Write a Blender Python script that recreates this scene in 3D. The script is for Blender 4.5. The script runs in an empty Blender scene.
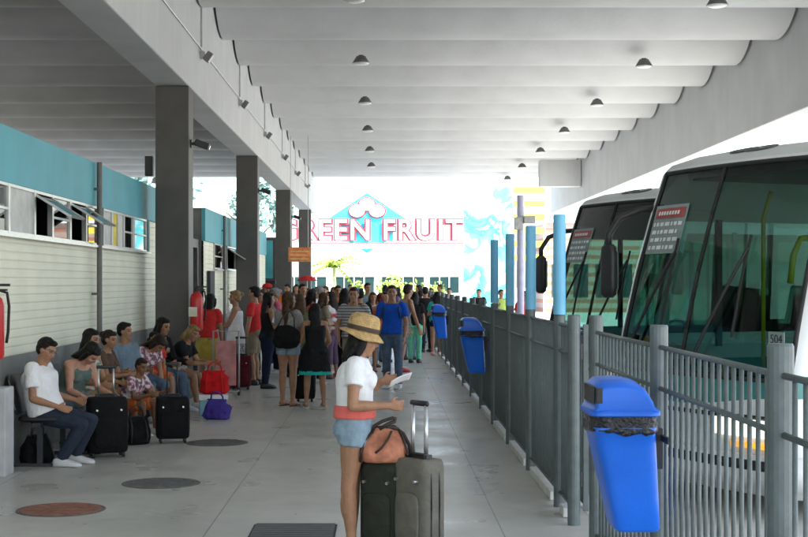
import bpy, bmesh, math, random
from mathutils import Vector, Matrix, noise
R=math.radians; V=Vector
random.seed(7)
F=1400.0; CX=383.0; CY=283.0; EYE=1.75
S=bpy.context.scene; COL=S.collection
def at(px,py,d): return V(((px-CX)*d/F, d, EYE-(py-CY)*d/F))
def gx(px,d): return (px-CX)*d/F
# ------------------------------------------------------------------ materials
MATS={}
def mat(name,col,rough=.6,var=.12,scale=6.,bump=0.,bscale=40.,metal=0.,spec=.5,extra=None,col2=None,emit=None,detail=4):
    if name in MATS: return MATS[name]
    m=bpy.data.materials.new(name); m.use_nodes=True; nt=m.node_tree; N=nt.nodes; L=nt.links
    b=N['Principled BSDF']; b.inputs['Roughness'].default_value=rough; b.inputs['Metallic'].default_value=metal
    b.inputs['Specular IOR Level'].default_value=spec
    tc=N.new('ShaderNodeTexCoord'); nz=N.new('ShaderNodeTexNoise'); nz.inputs['Scale'].default_value=scale; nz.inputs['Detail'].default_value=detail
    L.new(tc.outputs['Object'],nz.inputs['Vector'])
    rp=N.new('ShaderNodeValToRGB'); c=V(col[:3]); c2=V(col2) if col2 else c*(1+var)
    rp.color_ramp.elements[0].position=.32; rp.color_ramp.elements[1].position=.68
    c1=c if col2 else c*(1-var)
    rp.color_ramp.elements[0].color=(*c1,1); rp.color_ramp.elements[1].color=(*[min(x,.95) for x in c2],1)
    L.new(nz.outputs['Fac'],rp.inputs['Fac']); L.new(rp.outputs['Color'],b.inputs['Base Color'])
    if bump>0:
        n2=N.new('ShaderNodeTexNoise'); n2.inputs['Scale'].default_value=bscale; n2.inputs['Detail'].default_value=3
        L.new(tc.outputs['Object'],n2.inputs['Vector'])
        bp=N.new('ShaderNodeBump'); bp.inputs['Strength'].default_value=bump; bp.inputs['Distance'].default_value=.02
        L.new(n2.outputs['Fac'],bp.inputs['Height']); L.new(bp.outputs['Normal'],b.inputs['Normal'])
    if emit: b.inputs['Emission Color'].default_value=(*emit[:3],1); b.inputs['Emission Strength'].default_value=emit[3]
    if extra: extra(nt,b,tc,rp)
    MATS[name]=m; return m
def cloth(name,col,var=.14): return mat('cloth_'+name,col,.85,var,9.,.55,22.,spec=.2)
def glass(name,tint,rough=.02,ior=1.45):
    m=bpy.data.materials.new(name); m.use_nodes=True; nt=m.node_tree; N=nt.nodes; L=nt.links
    for n in list(N): N.remove(n)
    o=N.new('ShaderNodeOutputMaterial'); mx=N.new('ShaderNodeMixShader'); t=N.new('ShaderNodeBsdfTransparent'); g=N.new('ShaderNodeBsdfGlossy')
    lw=N.new('ShaderNodeFresnel'); lw.inputs['IOR'].default_value=ior
    nz=N.new('ShaderNodeTexNoise'); nz.inputs['Scale'].default_value=1.5; bp=N.new('ShaderNodeBump'); bp.inputs['Strength'].default_value=.05
    L.new(nz.outputs['Fac'],bp.inputs['Height']); L.new(bp.outputs['Normal'],g.inputs['Normal'])
    t.inputs['Color'].default_value=(*tint,1); g.inputs['Roughness'].default_value=rough
    L.new(lw.outputs['Fac'],mx.inputs['Fac']); L.new(t.outputs[0],mx.inputs[1]); L.new(g.outputs[0],mx.inputs[2]); L.new(mx.outputs[0],o.inputs['Surface'])
    return m
# ------------------------------------------------------------------ bmesh helpers
def box(bm,x0,x1,y0,y1,z0,z1,M=None):
    vs=[bm.verts.new(V((x,y,z)) if M is None else M@V((x,y,z))) for x in (x0,x1) for y in (y0,y1) for z in (z0,z1)]
    for f in ((0,1,3,2),(4,6,7,5),(0,4,5,1),(2,3,7,6),(0,2,6,4),(1,5,7,3)): bm.faces.new([vs[i] for i in f])
def cbox(bm,c,s,M=None): box(bm,c[0]-s[0]/2,c[0]+s[0]/2,c[1]-s[1]/2,c[1]+s[1]/2,c[2]-s[2]/2,c[2]+s[2]/2,M)
def loft(bm,rings,n=14,cap=True,power=2.0):
    """rings: (centre, uvec, vvec) - uvec and vvec already carry their radius"""
    out=[]
    for c,u,v in rings:
        r=[]
        for i in range(n):
            a=2*math.pi*i/n; ca,sa=math.cos(a),math.sin(a)
            if power!=2.0:
                ca=math.copysign(abs(ca)**(2/power),ca); sa=math.copysign(abs(sa)**(2/power),sa)
            r.append(bm.verts.new(c+u*ca+v*sa))
        out.append(r)
    for a,b in zip(out,out[1:]):
        for i in range(n): bm.faces.new((a[i],a[(i+1)%n],b[(i+1)%n],b[i]))
    if cap:
        bm.faces.new(out[0][::-1]); bm.faces.new(out[-1])
    return out
def frame(d):
    d=d.normalized(); a=V((0,0,1)) if abs(d.z)<.9 else V((1,0,0))
    u=d.cross(a).normalized(); return u,d.cross(u).normalized()
def tube(bm,a,b,ra,rb=None,n=10): 
    a,b=V(a),V(b); rb=ra if rb is None else rb; u,v=frame(b-a); loft(bm,[(a,u*ra,v*ra),(b,u*rb,v*rb)],n)
def path(bm,pts,r,n=8):
    pts=[V(p) for p in pts]; rings=[]; 
    for i,p in enumerate(pts):
        d=(pts[min(i+1,len(pts)-1)]-pts[max(i-1,0)]); 
        if i==0: u,v=frame(d)
        else:
            dn=d.normalized(); u=(u-dn*u.dot(dn)).normalized(); v=dn.cross(u)
        rr=r[i] if isinstance(r,(list,tuple)) else r
        rings.append((p,u*rr,v*rr))
    loft(bm,rings,n)
def limb(bm,a,b,radii,n=12):
    """tapered limb with rounded ends"""
    a,b=V(a),V(b); d=b-a; l=d.length; d=d/l; u,v=frame(d); rs=[]
    r0,r1=radii[0],radii[-1]
    for t in (.95,.75,.4): rs.append((a-d*r0*t,u*r0*math.sqrt(1-t*t),v*r0*math.sqrt(1-t*t)))
    for i,r in enumerate(radii): rs.append((a+d*l*i/(len(radii)-1),u*r,v*r))
    for t in (.4,.75,.95): rs.append((b+d*r1*t,u*r1*math.sqrt(1-t*t),v*r1*math.sqrt(1-t*t)))
    loft(bm,rs,n)
def cut(bm,a,b,radii,n=14):
    a,b=V(a),V(b); u,v=frame(b-a)
    loft(bm,[(a+(b-a)*i/(len(radii)-1),u*r,v*r) for i,r in enumerate(radii)],n)
def ell(bm,c,X,Y,Z,n=14,m=9):
    """ellipsoid with half-axes as vectors"""
    loft(bm,[(c+Z*-math.cos(math.pi*(j+.35)/(m-.3)),X*math.sin(math.pi*(j+.35)/(m-.3)),Y*math.sin(math.pi*(j+.35)/(m-.3))) for j in range(m)],n)
def lathe(bm,prof,n=20,c=(0,0,0)):
    c=V(c); loft(bm,[(c+V((0,0,z)),V((r,0,0)),V((0,r,0))) for r,z in prof],n)
# ------------------------------------------------------------------ objects
def tag(o,label=None,cat=None,group=None,kind=None):
    for k,v in (('label',label),('category',cat),('group',group),('kind',kind)):
        if v: o[k]=v
    return o
def obj(name,bm,m,parent=None,smooth=False,bevel=0,loc=None):
    me=bpy.data.meshes.new(name); bmesh.ops.recalc_face_normals(bm,faces=bm.faces[:]); bm.to_mesh(me); bm.free()
    for x in (m if isinstance(m,(list,tuple)) else [m]): me.materials.append(x)
    o=bpy.data.objects.new(name,me); COL.objects.link(o)
    if parent: o.parent=parent
    if loc: o.location=loc
    if smooth:
        me.shade_smooth()
    if bevel:
        b=o.modifiers.new('Bevel','BEVEL'); b.width=bevel; b.segments=2; b.limit_method='ANGLE'; b.angle_limit=R(40)
    return o
def empty(name,loc=(0,0,0),rz=0,label=None,cat=None,group=None):
    o=bpy.data.objects.new(name,None); o.empty_display_size=.2; COL.objects.link(o); o.location=loc; o.rotation_euler=(0,0,rz)
    return tag(o,label,cat,group)
def copy_tree(o,parent=None,loc=None,rz=None,label=None):
    c=o.copy(); COL.objects.link(c)
    if parent: c.parent=parent
    if loc is not None: c.location=loc
    if rz is not None: c.rotation_euler=(0,0,rz)
    if label: c['label']=label
    for ch in list(o.children): copy_tree(ch,c)
    return c
B=bmesh.new
# ================================================================== SETTING
def floor_extra(nt,b,tc,rp):
    N,L=nt.nodes,nt.links
    # slab joints (real dirt lines between slabs) and rough, streaked polish
    sep=N.new('ShaderNodeSeparateXYZ'); L.new(tc.outputs['Object'],sep.inputs[0])
    def joint(out,offset,period,w):
        a=N.new('ShaderNodeMath'); a.operation='ADD'; a.inputs[1].default_value=offset; L.new(sep.outputs[out],a.inputs[0])
        p=N.new('ShaderNodeMath'); p.operation='PINGPONG'; p.inputs[1].default_value=period/2; L.new(a.outputs[0],p.inputs[0])
        l=N.new('ShaderNodeMath'); l.operation='LESS_THAN'; l.inputs[1].default_value=w; L.new(p.outputs[0],l.inputs[0]); return l
    j1=joint('X',1.24,2.08,.005); j2=joint('Y',-26.3,8.4,.006)
    mx=N.new('ShaderNodeMath'); mx.operation='MAXIMUM'; L.new(j1.outputs[0],mx.inputs[0]); L.new(j2.outputs[0],mx.inputs[1])
    n3=N.new('ShaderNodeTexNoise'); n3.inputs['Scale'].default_value=.9; n3.inputs['Detail'].default_value=5; n3.inputs['Roughness'].default_value=.5
    L.new(tc.outputs['Object'],n3.inputs['Vector'])
    r3=N.new('ShaderNodeValToRGB'); r3.color_ramp.elements[0].position=.2; r3.color_ramp.elements[1].position=.8
    r3.color_ramp.elements[0].color=(.84,.835,.81,1); r3.color_ramp.elements[1].color=(1.05,1.05,1.04,1); L.new(n3.outputs['Fac'],r3.inputs['Fac'])
    mul=N.new('ShaderNodeMix'); mul.data_type='RGBA'; mul.blend_type='MULTIPLY'; mul.inputs[0].default_value=1
    L.new(rp.outputs['Color'],mul.inputs[6]); L.new(r3.outputs['Color'],mul.inputs[7])
    n5=N.new('ShaderNodeTexNoise'); n5.inputs['Scale'].default_value=260; L.new(tc.outputs['Object'],n5.inputs['Vector'])
    r5=N.new('ShaderNodeValToRGB'); r5.color_ramp.elements[0].position=.3; r5.color_ramp.elements[1].position=.62
    r5.color_ramp.elements[0].color=(.8,.8,.8,1); r5.color_ramp.elements[1].color=(1.06,1.06,1.06,1); L.new(n5.outputs['Fac'],r5.inputs['Fac'])
    m5=N.new('ShaderNodeMix'); m5.data_type='RGBA'; m5.blend_type='MULTIPLY'; m5.inputs[0].default_value=1
    L.new(mul.outputs[2],m5.inputs[6]); L.new(r5.outputs['Color'],m5.inputs[7])
    dk=N.new('ShaderNodeMix'); dk.data_type='RGBA'; L.new(mx.outputs[0],dk.inputs[0]); L.new(m5.outputs[2],dk.inputs[6]); dk.inputs[7].default_value=(.22,.22,.21,1)
    L.new(dk.outputs[2],b.inputs['Base Color'])
    mp=N.new('ShaderNodeMapping'); mp.inputs['Scale'].default_value=(1.0,.75,1); L.new(tc.outputs['Object'],mp.inputs['Vector'])
    n4=N.new('ShaderNodeTexNoise'); n4.inputs['Scale'].default_value=1.6; n4.inputs['Detail'].default_value=3; L.new(mp.outputs[0],n4.inputs['Vector'])
    mr=N.new('ShaderNodeMapRange'); mr.inputs[1].default_value=.3; mr.inputs[2].default_value=.7; mr.inputs[3].default_value=.24; mr.inputs[4].default_value=.44
    L.new(n4.outputs['Fac'],mr.inputs[0]); L.new(mr.outputs[0],b.inputs['Roughness'])
    bp=N.new('ShaderNodeBump'); bp.inputs['Strength'].default_value=.035; bp.inputs['Distance'].default_value=.02; L.new(n4.outputs['Fac'],bp.inputs['Height']); L.new(bp.outputs['Normal'],b.inputs['Normal'])
M_floor=mat('polished_concrete',(.56,.548,.515),.4,.06,5.,spec=.7,extra=floor_extra,detail=8)
M_road=mat('road_concrete',(.42,.41,.38),.85,.15,1.2,.3,60.)
M_earth=mat('dusty_ground',(.40,.38,.33),.95,.15,.4)
M_white=mat('white_plaster',(.74,.74,.735),.85,.05,1.5,.12,30.)
def streaks(nt,b,tc,rp):
    N,L=nt.nodes,nt.links
    mp=N.new('ShaderNodeMapping'); mp.inputs['Scale'].default_value=(1.2,1.2,.12); L.new(tc.outputs['Object'],mp.inputs['Vector'])
    n=N.new('ShaderNodeTexNoise'); n.inputs['Scale'].default_value=3; n.inputs['Detail'].default_value=7; L.new(mp.outputs[0],n.inputs['Vector'])
    r=N.new('ShaderNodeValToRGB'); r.color_ramp.elements[0].position=.35; r.color_ramp.elements[0].color=(.965,.962,.955,1); r.color_ramp.elements[1].position=.6; r.color_ramp.elements[1].color=(1,1,1,1)
    L.new(n.outputs['Fac'],r.inputs['Fac'])
    mul=N.new('ShaderNodeMix'); mul.data_type='RGBA'; mul.blend_type='MULTIPLY'; mul.inputs[0].default_value=1
    L.new(rp.outputs['Color'],mul.inputs[6]); L.new(r.outputs['Color'],mul.inputs[7]); L.new(mul.outputs[2],b.inputs['Base Color'])
M_beam=mat('painted_concrete_beam',(.55,.56,.56),.8,.05,1.2,.15,25.,extra=streaks)
M_pillar=mat('dark_grey_pillar_paint',(.088,.084,.08),.55,.12,3.,.15,30.)
M_dado=mat('grey_dado_paint',(.17,.17,.165),.6,.18,4.,.2,30.)
M_blue=mat('pale_blue_fascia',(.09,.39,.48),.6,.07,2.,.08,20.)
M_alu=mat('window_aluminium',(.55,.56,.55),.35,.06,8.,metal=.7)
M_dark=mat('dark_interior',(.03,.032,.035),.7)
M_black=mat('black_plastic',(.018,.018,.02),.45,.2,8.)
M_rubber=mat('black_rubber',(.02,.02,.02),.8)
M_steel=mat('brushed_steel',(.6,.6,.6),.3,.08,12.,metal=.9)
M_gal=mat('galvanised_conduit',(.42,.43,.43),.45,.12,12.,metal=.6)
M_fence=mat('green_grey_fence_paint',(.10,.125,.125),.42,.14,14.,.08,60.,spec=.5)
M_bluepost=mat('light_blue_post_paint',(.15,.45,.68),.5,.08,4.)

bm=B(); box(bm,-30,1.55,-40,66,-.3,0)
tag(obj('platform_floor',bm,M_floor),kind='structure')
bm=B(); box(bm,1.55,1.70,-40,66,-.3,.002); tag(obj('platform_kerb',bm,M_white,bevel=.01),kind='structure')
bm=B(); box(bm,1.70,60,-60,160,-.4,-.15); tag(obj('bus_lane_road',bm,M_road),kind='structure')
bm=B(); box(bm,-300,300,-300,600,-.7,-.404); tag(obj('ground',bm,M_earth),kind='structure')
bm=B(); box(bm,-60,1.70,66,160,-.4,-.012); tag(obj('forecourt_ground',bm,M_road),kind='structure')

# ---- canopy
ZC=EYE+4.35; ZB=EYE+2.95; SP=2.97; Y0=24.9-SP*11.5; NR=23; YE=Y0+SP*NR
M_ceil=mat('ceiling_plaster',(.62,.628,.628),.85,.07,1.1,.15,14.,detail=9)
canopy=empty('station_canopy',(0,0,0),label='white concrete canopy roof of rounded troughs over the whole bus platform',cat='canopy')
def vault(x0,x1):
    bm=B(); prof=[]; n=30
    for i in range(n+1):
        t=.5-.5*math.cos(math.pi*i/n); y=.004+(SP-.008)*t; z=min(.95,1.32*(1-math.sqrt(max(0,1-(2*t-1)**2))))
        prof.append((y,z))
    pr=prof
    for k,x in enumerate((x0,x1)):
        pass
    lo=[[bm.verts.new((x,y,ZC+z)) for y,z in pr] for x in (x0,x1)]
    hi=[[bm.verts.new((x,y,ZC+.972)) for y,z in pr] for x in (x0,x1)]
    m=len(pr)
    for i in range(m-1):
        bm.faces.new((lo[0][i],lo[1][i],lo[1][i+1],lo[0][i+1])); bm.faces.new((hi[0][i],hi[0][i+1],hi[1][i+1],hi[1][i]))
        for e in (0,1): bm.faces.new((lo[e][i],lo[e][i+1],hi[e][i+1],hi[e][i]))
    bm.faces.new((lo[0][0],hi[0][0],hi[1][0],lo[1][0])); bm.faces.new((lo[0][-1],lo[1][-1],hi[1][-1],hi[0][-1]))
    return bm
v1=obj('ceiling_trough',vault(-2.86,7.05),M_ceil,canopy,smooth=True); v1.data.set_sharp_from_angle(angle=R(45)); v1.location.y=Y0
M_ceil2=mat('shade_toned_ceiling_plaster',(.34,.34,.32),.85,.08,1.2,.12,30.)  # same plaster, colour darkened to paint in the shade of the left bay
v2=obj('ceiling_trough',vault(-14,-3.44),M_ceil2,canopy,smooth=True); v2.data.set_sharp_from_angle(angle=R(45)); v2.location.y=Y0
for i in range(1,NR):
    for v in (v1,v2):
        c=v.copy(); COL.objects.link(c); c.parent=canopy; c.location.y=Y0+SP*i
bm=B(); box(bm,-14.3,7.65,Y0-.3,YE+.3,ZC+.98,ZC+1.15); obj('light_block_slab',bm,M_white,canopy)  # unseen slab added to stop sky light leaking past the trough ends
bm=B(); box(bm,-3.40,-2.90,Y0-.2,YE+.25,ZB,ZC+.975); obj('girder',bm,M_beam,canopy,bevel=.02)
bm=B(); box(bm,7.10,7.50,Y0-.2,YE+.25,ZB,ZC+.975); obj('girder',bm,M_beam,canopy,bevel=.02)
bm=B(); box(bm,-14.25,-14.02,Y0-.2,YE+.25,ZB+.6,ZC+.975); obj('girder',bm,M_beam,canopy,bevel=.02)
# cross duct hanging at the far right end
bm=B(); box(bm,5.6,7.08,50,50.5,EYE+3.45,EYE+4.4); obj('end_bulkhead',bm,M_beam,canopy,bevel=.02)
# pillars
plabs=['nearest square dark grey pillar, behind the seated travellers','second dark grey pillar, at the end of the blue topped kiosk wall',
 'third dark grey pillar, just left of the orange hanging sign','farthest dark grey pillar, right behind the orange hanging sign']
pil=[]
for i,(d,l) in enumerate(zip((20.9,32.4,44.3,56.3),plabs)):
    if i==0:
        bm=B(); box(bm,-.25,.25,0,.5,0,ZB-.002)
        o=obj('pillar',bm,M_pillar,bevel=.015)
    else: o=pil[0].copy(); COL.objects.link(o)
    o.location=(-3.15,d,0); tag(o,l,'pillar','dark grey pillars in a row'); pil.append(o)
for d in (-2.9,9.0):
    o=pil[0].copy(); COL.objects.link(o); o.location=(-3.15,d,0)
    tag(o,'dark grey pillar standing nearer than the seated row','pillar','dark grey pillars in a row')
    if d>0: bpy.data.objects.remove(o)

# ---- waiting room buildings on the left
def corrug(name,y0,y1,z0,z1,parent,pitch=.082):
    bm=B(); n=int((z1-z0)/pitch); X=-3.62
    pts=[]
    for k in range(n):
        z=z0+(z1-z0)*k/n; h=(z1-z0)/n
        pts+=[(X,z),(X+.006,z+h*.15),(X+.006,z+h*.84),(X,z+h*.9)]
    pts.append((X,z1))
    a=[bm.verts.new((x,y0,z)) for x,z in pts]; b=[bm.verts.new((x,y1,z)) for x,z in pts]
    for i in range(len(pts)-1): bm.faces.new((a[i],b[i],b[i+1],a[i+1]))
    return obj(name,bm,M_clad,parent)
M_clad=mat('cream_corrugated_cladding',(.80,.785,.63),.5,.05,2.,.05,20.,spec=.4)
M_wglass=glass('window_glass',(.55,.62,.6),.03,1.5)
M_blind=mat('white_blind',(.62,.62,.60),.7)
M_yellow=mat('yellow_sticker',(.75,.6,.06),.6)
def kiosk(name,label,y0,y1,wins,ws,zb=2.22,zt=2.71,zf=3.25):
    k=empty(name,(0,0,0),label=label,cat='building')
    bm=B(); box(bm,-14,-3.66,y0+.02,y1-.02,zf-.12,zf-.004); box(bm,-14,-3.66,y1-.12,y1-.02,0,zf-.12); box(bm,-14,-3.66,y0+.02,y0+.12,0,zf-.12)
    obj('wall',bm,M_dado,k)
    bm=B(); box(bm,-6.0,-5.9,y0+.12,y1-.12,0,zf-.12); obj('inner_wall',bm,M_white,k)
    bm=B(); box(bm,-3.66,-3.58,y0,y1,zt,zf); obj('fascia',bm,M_blue,k,bevel=.006)
    bm=B(); box(bm,-3.66,-3.59,y0,y1,0,1.04); obj('dado',bm,M_dado,k)
    corrug('cladding',y0,y1,1.04,zb,k)
    if ws: 
        a,b=ws
        if a>y0: corrug('cladding',y0,a,zb,zt,k)
        if b<y1: corrug('cladding',b,y1,zb,zt,k)
    bm=B(); box(bm,-3.60,-3.52,ws[0],ws[1],zb-.03,zb); obj('window_sill',bm,M_alu,k)
    bm=B(); box(bm,-3.62,-3.57,ws[1],ws[1]+.14,zb,zt); obj('window_trim',bm,M_blue,k)
    for (a,b,kind) in wins:
        w=B(); box(w,-3.64,-3.585,a,a+.035,zb,zt); box(w,-3.64,-3.585,b-.035,b,zb,zt); box(w,-3.64,-3.587,a+.035,b-.035,zb,zb+.03); box(w,-3.64,-3.587,a+.035,b-.035,zt-.03,zt)
        if kind in('dark','split'): box(w,-3.635,-3.59,a+.035,b-.035,(zb+zt)/2-.012,(zb+zt)/2+.012)
        fr=obj('window',w,M_alu,k)
        g=B(); 
        if kind=='open':
            M=Matrix.Translation((-3.60,0,zt-.04))@Matrix.Rotation(R(-58),4,'Y')
            box(g,-.004,.004,a+.05,b-.05,-(zt-zb)+.07,0,M)
            f2=B(); z0=-(zt-zb)+.07
            box(f2,-.012,.012,a+.03,a+.055,z0,0,M); box(f2,-.012,.012,b-.055,b-.03,z0,0,M); box(f2,-.012,.012,a+.055,b-.055,z0-.02,z0+.005,M)
            obj('pane',g,M_wglass,fr); obj('casement',f2,M_alu,fr)
        else:
            box(g,-3.612,-3.606,a+.035,b-.035,zb+.03,zt-.03)
            obj('pane',g,{'blind':M_blind,'yellow':M_yellow}.get(kind,M_wglass),fr)
    return k
def wx(px): return 3.62*F/(CX-px)
k1=kiosk('waiting_room_building','cream clad waiting room with pale blue fascia and open windows behind the seated people',3.0,22.3,
 [(3.2,6,'dark'),(6,9,'blind'),(9,11,'dark'),(11,wx(6),'dark'),(wx(6),wx(32),'blind'),(wx(32),wx(50),'open'),(wx(50),wx(68),'dark'),(wx(68),wx(84),'open'),(wx(84),wx(97),'dark'),
  (wx(101),wx(110),'blind'),(wx(110),wx(116),'yellow'),(wx(116),wx(122),'blind'),(wx(122),wx(132),'dark'),(wx(132),wx(145),'dark')],(3.2,wx(145)))
k2=kiosk('ticket_kiosk_building','farther cream clad kiosk with pale blue fascia, between the first and second pillars',28.2,43.,
 [(wx(213),wx(222),'dark'),(wx(226),wx(235),'open')],(wx(213),wx(235)),zb=2.05,zt=2.6,zf=3.27)
bm=B(); box(bm,-3.60,-3.54,wx(206.5),wx(211),0,2.0); 
obj('door',bm,M_dark,k2)
# dark doorway block in the gap
g=empty('gateway_block',(0,0,0),label='dark low gateway between the two cream clad buildings',cat='gateway')
bm=B(); box(bm,-5.2,-3.7,24.5,28.1,2.45,2.62); obj('lintel',bm,M_pillar,g); bm=B(); box(bm,-5.2,-3.7,27.9,28.15,0,2.45); obj('side_panel',bm,M_pillar,g)
bm=B(); box(bm,-5.2,-5.1,24.5,27.9,0,2.45); obj('back_panel',bm,M_dark,g)
# third kiosk beyond second pillar
k=empty('newsstand_kiosk',(0,0,0),label='small kiosk with a bright teal panel beyond the second pillar',cat='kiosk')
bm=B(); box(bm,-4.6,-3.5,46,47.5,0,3.25); obj('wall',bm,M_pillar,k)
bm=B(); box(bm,-4.35,-3.62,45.96,45.995,1.9,3.15); obj('panel',bm,mat('teal_panel',(.10,.50,.55),.5,.2,1.5),k)
bm=B(); box(bm,-4.6,-3.5,45.5,45.99,1.72,1.82); obj('awning',bm,M_dark,k)
# downpipes
def pipe(y,label,z=3.25):
    bm=B(); tube(bm,(0,0,0),(0,0,z),.034,n=12)
    for zz in (.5,1.6,2.9): box(bm,-.09,.0,-.045,.045,zz,zz+.03)
    o=obj('downpipe',bm,mat('grey_downpipe',(.13,.125,.12),.5),smooth=False); o.location=(-3.52,y,0); tag(o,label,'pipe')
pipe(3.52*F/(CX-99.5),'grey downpipe on the cream wall among the seated people')
pipe(3.52*F/(CX-224.5),'thin grey downpipe on the farther kiosk between two small windows')
# ---- fire extinguishers
M_red=mat('red_enamel',(.55,.02,.02),.35,.08,5.)
M_redcloth=cloth('red',(.55,.03,.03))
def extinguisher(loc,label,s=1.0):
    e=empty('fire_extinguisher',loc,label=label,cat='fire extinguisher')
    bm=B(); lathe(bm,[(.02,-.02),(.075,0),(.085,.03),(.085,.40),(.07,.455),(.03,.49),(.025,.50)],18); obj('cylinder',bm,M_red,e,smooth=True)
    bm=B(); lathe(bm,[(.03,.495),(.03,.54),(.015,.56)],10); box(bm,-.01,.13,-.012,.012,.55,.57); box(bm,-.01,.11,-.012,.012,.515,.53); obj('valve',bm,M_black,e)
    bm=B(); path(bm,[(.02,0,.53),(.10,.03,.50),(.115,.03,.4),(.11,.02,.2),(.10,.01,.12)],.011); obj('hose',bm,M_rubber,e,smooth=True)
    bm=B(); box(bm,-.09,.02,-.087,-.0845,.18,.30); obj('sticker',bm,mat('white_sticker',(.75,.73,.6),.5),e)
    e.scale=(s,s,s)
extinguisher((-2.76,20.72,1.05),'red fire extinguisher hung at the right edge of the nearest pillar',1.15)
extinguisher((-3.545,12.72,1.06),'red fire extinguisher cut off by the left edge of the picture',1.2)
bm=B(); box(bm,-3.56,-3.40,12.6,12.9,.0,.80); tag(obj('metal_cabinet',bm,mat('pale_grey_metal',(.5,.5,.5),.5),bevel=.01),'pale grey metal cabinet at the left edge, beside the first seat','cabinet')

# ---- floor covers
def cover(px,py,r,color,label):
    d=EYE*F/(py-CY); e=empty('manhole_cover',(gx(px,d),d,0),label=label,cat='manhole cover',group='round manhole covers in the floor')
    m=mat('cover_'+label[:6],color,.7,.3,14.,.5,60.)
    bm=B(); lathe(bm,[(r*.93,-.02),(r*.93,.007),(r*.9,.009)],40)
    for i in range(-5,6):
        w=math.sqrt(max(.01,(r*.82)**2-(i*r*.15)**2)); box(bm,-w,w,i*r*.15-.008,i*r*.15+.008,.0095,.014)
    obj('lid',bm,m,e)
    bm=B(); lathe(bm,[(r,-.02),(r,.004),(r*.945,.006),(r*.945,-.02)],40); obj('rim',bm,mat('cover_rim',(.12,.115,.11),.7,.2,12.),e)
cover(61,510,.34,(.27,.125,.085),'rusty reddish round manhole cover, the nearest of three')
cover(161,483.5,.34,(.13,.125,.12),'grey round manhole cover between the rusty one and the standing suitcase')
cover(217,443,.34,(.11,.105,.10),'dark grey round manhole cover right of the upright black suitcase, farthest of three')
e=empty('floor_grating',(-.63,9.75,0),label='dark rectangular metal floor grating behind the legs of the woman in the straw hat',cat='grating')
bm=B(); box(bm,-.30,.30,-.38,.38,-.01,.004); obj('frame',bm,M_dark,e)
bm=B()
for i in range(15): box(bm,-.285,.285,-.36+.0505*i,-.36+.0505*i+.03,.0045,.012)
obj('slats',bm,mat('grating_metal',(.13,.13,.13),.5,.1,8.,metal=.4),e)

# ---- ceiling lamps
M_lshade=mat('dull_aluminium_shade',(.15,.15,.145),.5,.1,8.,metal=.5)
lamp=None
def lampat(x,y,label):
    global lamp
    if lamp is None:
        e=empty('ceiling_lamp',(0,0,0))
        bm=B(); lathe(bm,[(.085,.0),(.092,-.01),(.13,-.07),(.165,-.13),(.162,-.131)],24); obj('lamp_shade',bm,M_lshade,e,smooth=True)
        bm=B(); lathe(bm,[(.155,-.1315),(.15,-.142),(.10,-.162),(.03,-.17)],20); obj('bulb',bm,mat('unlit_bulb',(.8,.8,.78),.3),e,smooth=True)
        bm=B(); tube(bm,(0,0,-.012),(0,0,.02),.05); obj('stem',bm,M_dark,e)
        lamp=e; o=e
    else: o=copy_tree(lamp)
    o.location=(x,y,EYE+4.33); tag(o,label,'ceiling lamp','conical lamps under the canopy')
ords=['nearest','second','third','fourth','fifth','sixth']
for i in range(6):
    y=F*4.2/283+ (5.94)*i
    lampat(-.42,y,f'conical ceiling lamp, {ords[i]} in the row above the walkway')
for i in range(7):
    y=F*4.2/278+ (5.94)*i
    lampat(5.05,y,f'conical ceiling lamp, {(ords+["farthest"])[i]} in the row above the buses')

# ---- girder conduits, junction boxes with loudspeakers
c=empty('girder_conduit',(0,0,0),label='thin grey conduit running along the left girder with vertical drops',cat='conduit')
bm=B(); tube(bm,(-2.885,5,EYE+3.72),(-2.885,56,EYE+3.72),.012,n=6); obj('long_conduit',bm,M_gal,c)
fl=None
for i in range(8):
    y=F*3.62/228+5.94*(i-1)
    if y>57: break
    bm=B(); tube(bm,(-2.88,y,EYE+3.75),(-2.88,y,EYE+4.5),.014,n=6); obj('drop_conduit',bm,M_gal,c)
    if fl is None:
        e=empty('floodlight'); 
        bm=B(); box(bm,0,.07,-.05,.05,-.05,.06); obj('bracket',bm,M_gal,e)
        bm=B(); M=Matrix.Translation((.13,0,-.03))@Matrix.Rotation(R(35),4,'Y'); box(bm,-.05,.05,-.09,.09,-.08,.08,M); obj('housing',bm,mat('floodlight_grey',(.16,.16,.16),.5),e,bevel=.015)
        bm=B(); box(bm,.0505,.053,-.08,.08,-.07,.07,M); obj('lens',bm,mat('floodlight_lens',(.3,.3,.3),.4),e); fl=e; o=e
    else: o=copy_tree(fl)
    o.location=(-2.9,y,EYE+3.62)
    tag(o,f'small grey floodlight on the left girder, {["out of view overhead","nearest in view","second","third","fourth","fifth","sixth","farthest"][i]} of its row','floodlight','small floodlights along the left girder')
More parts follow.
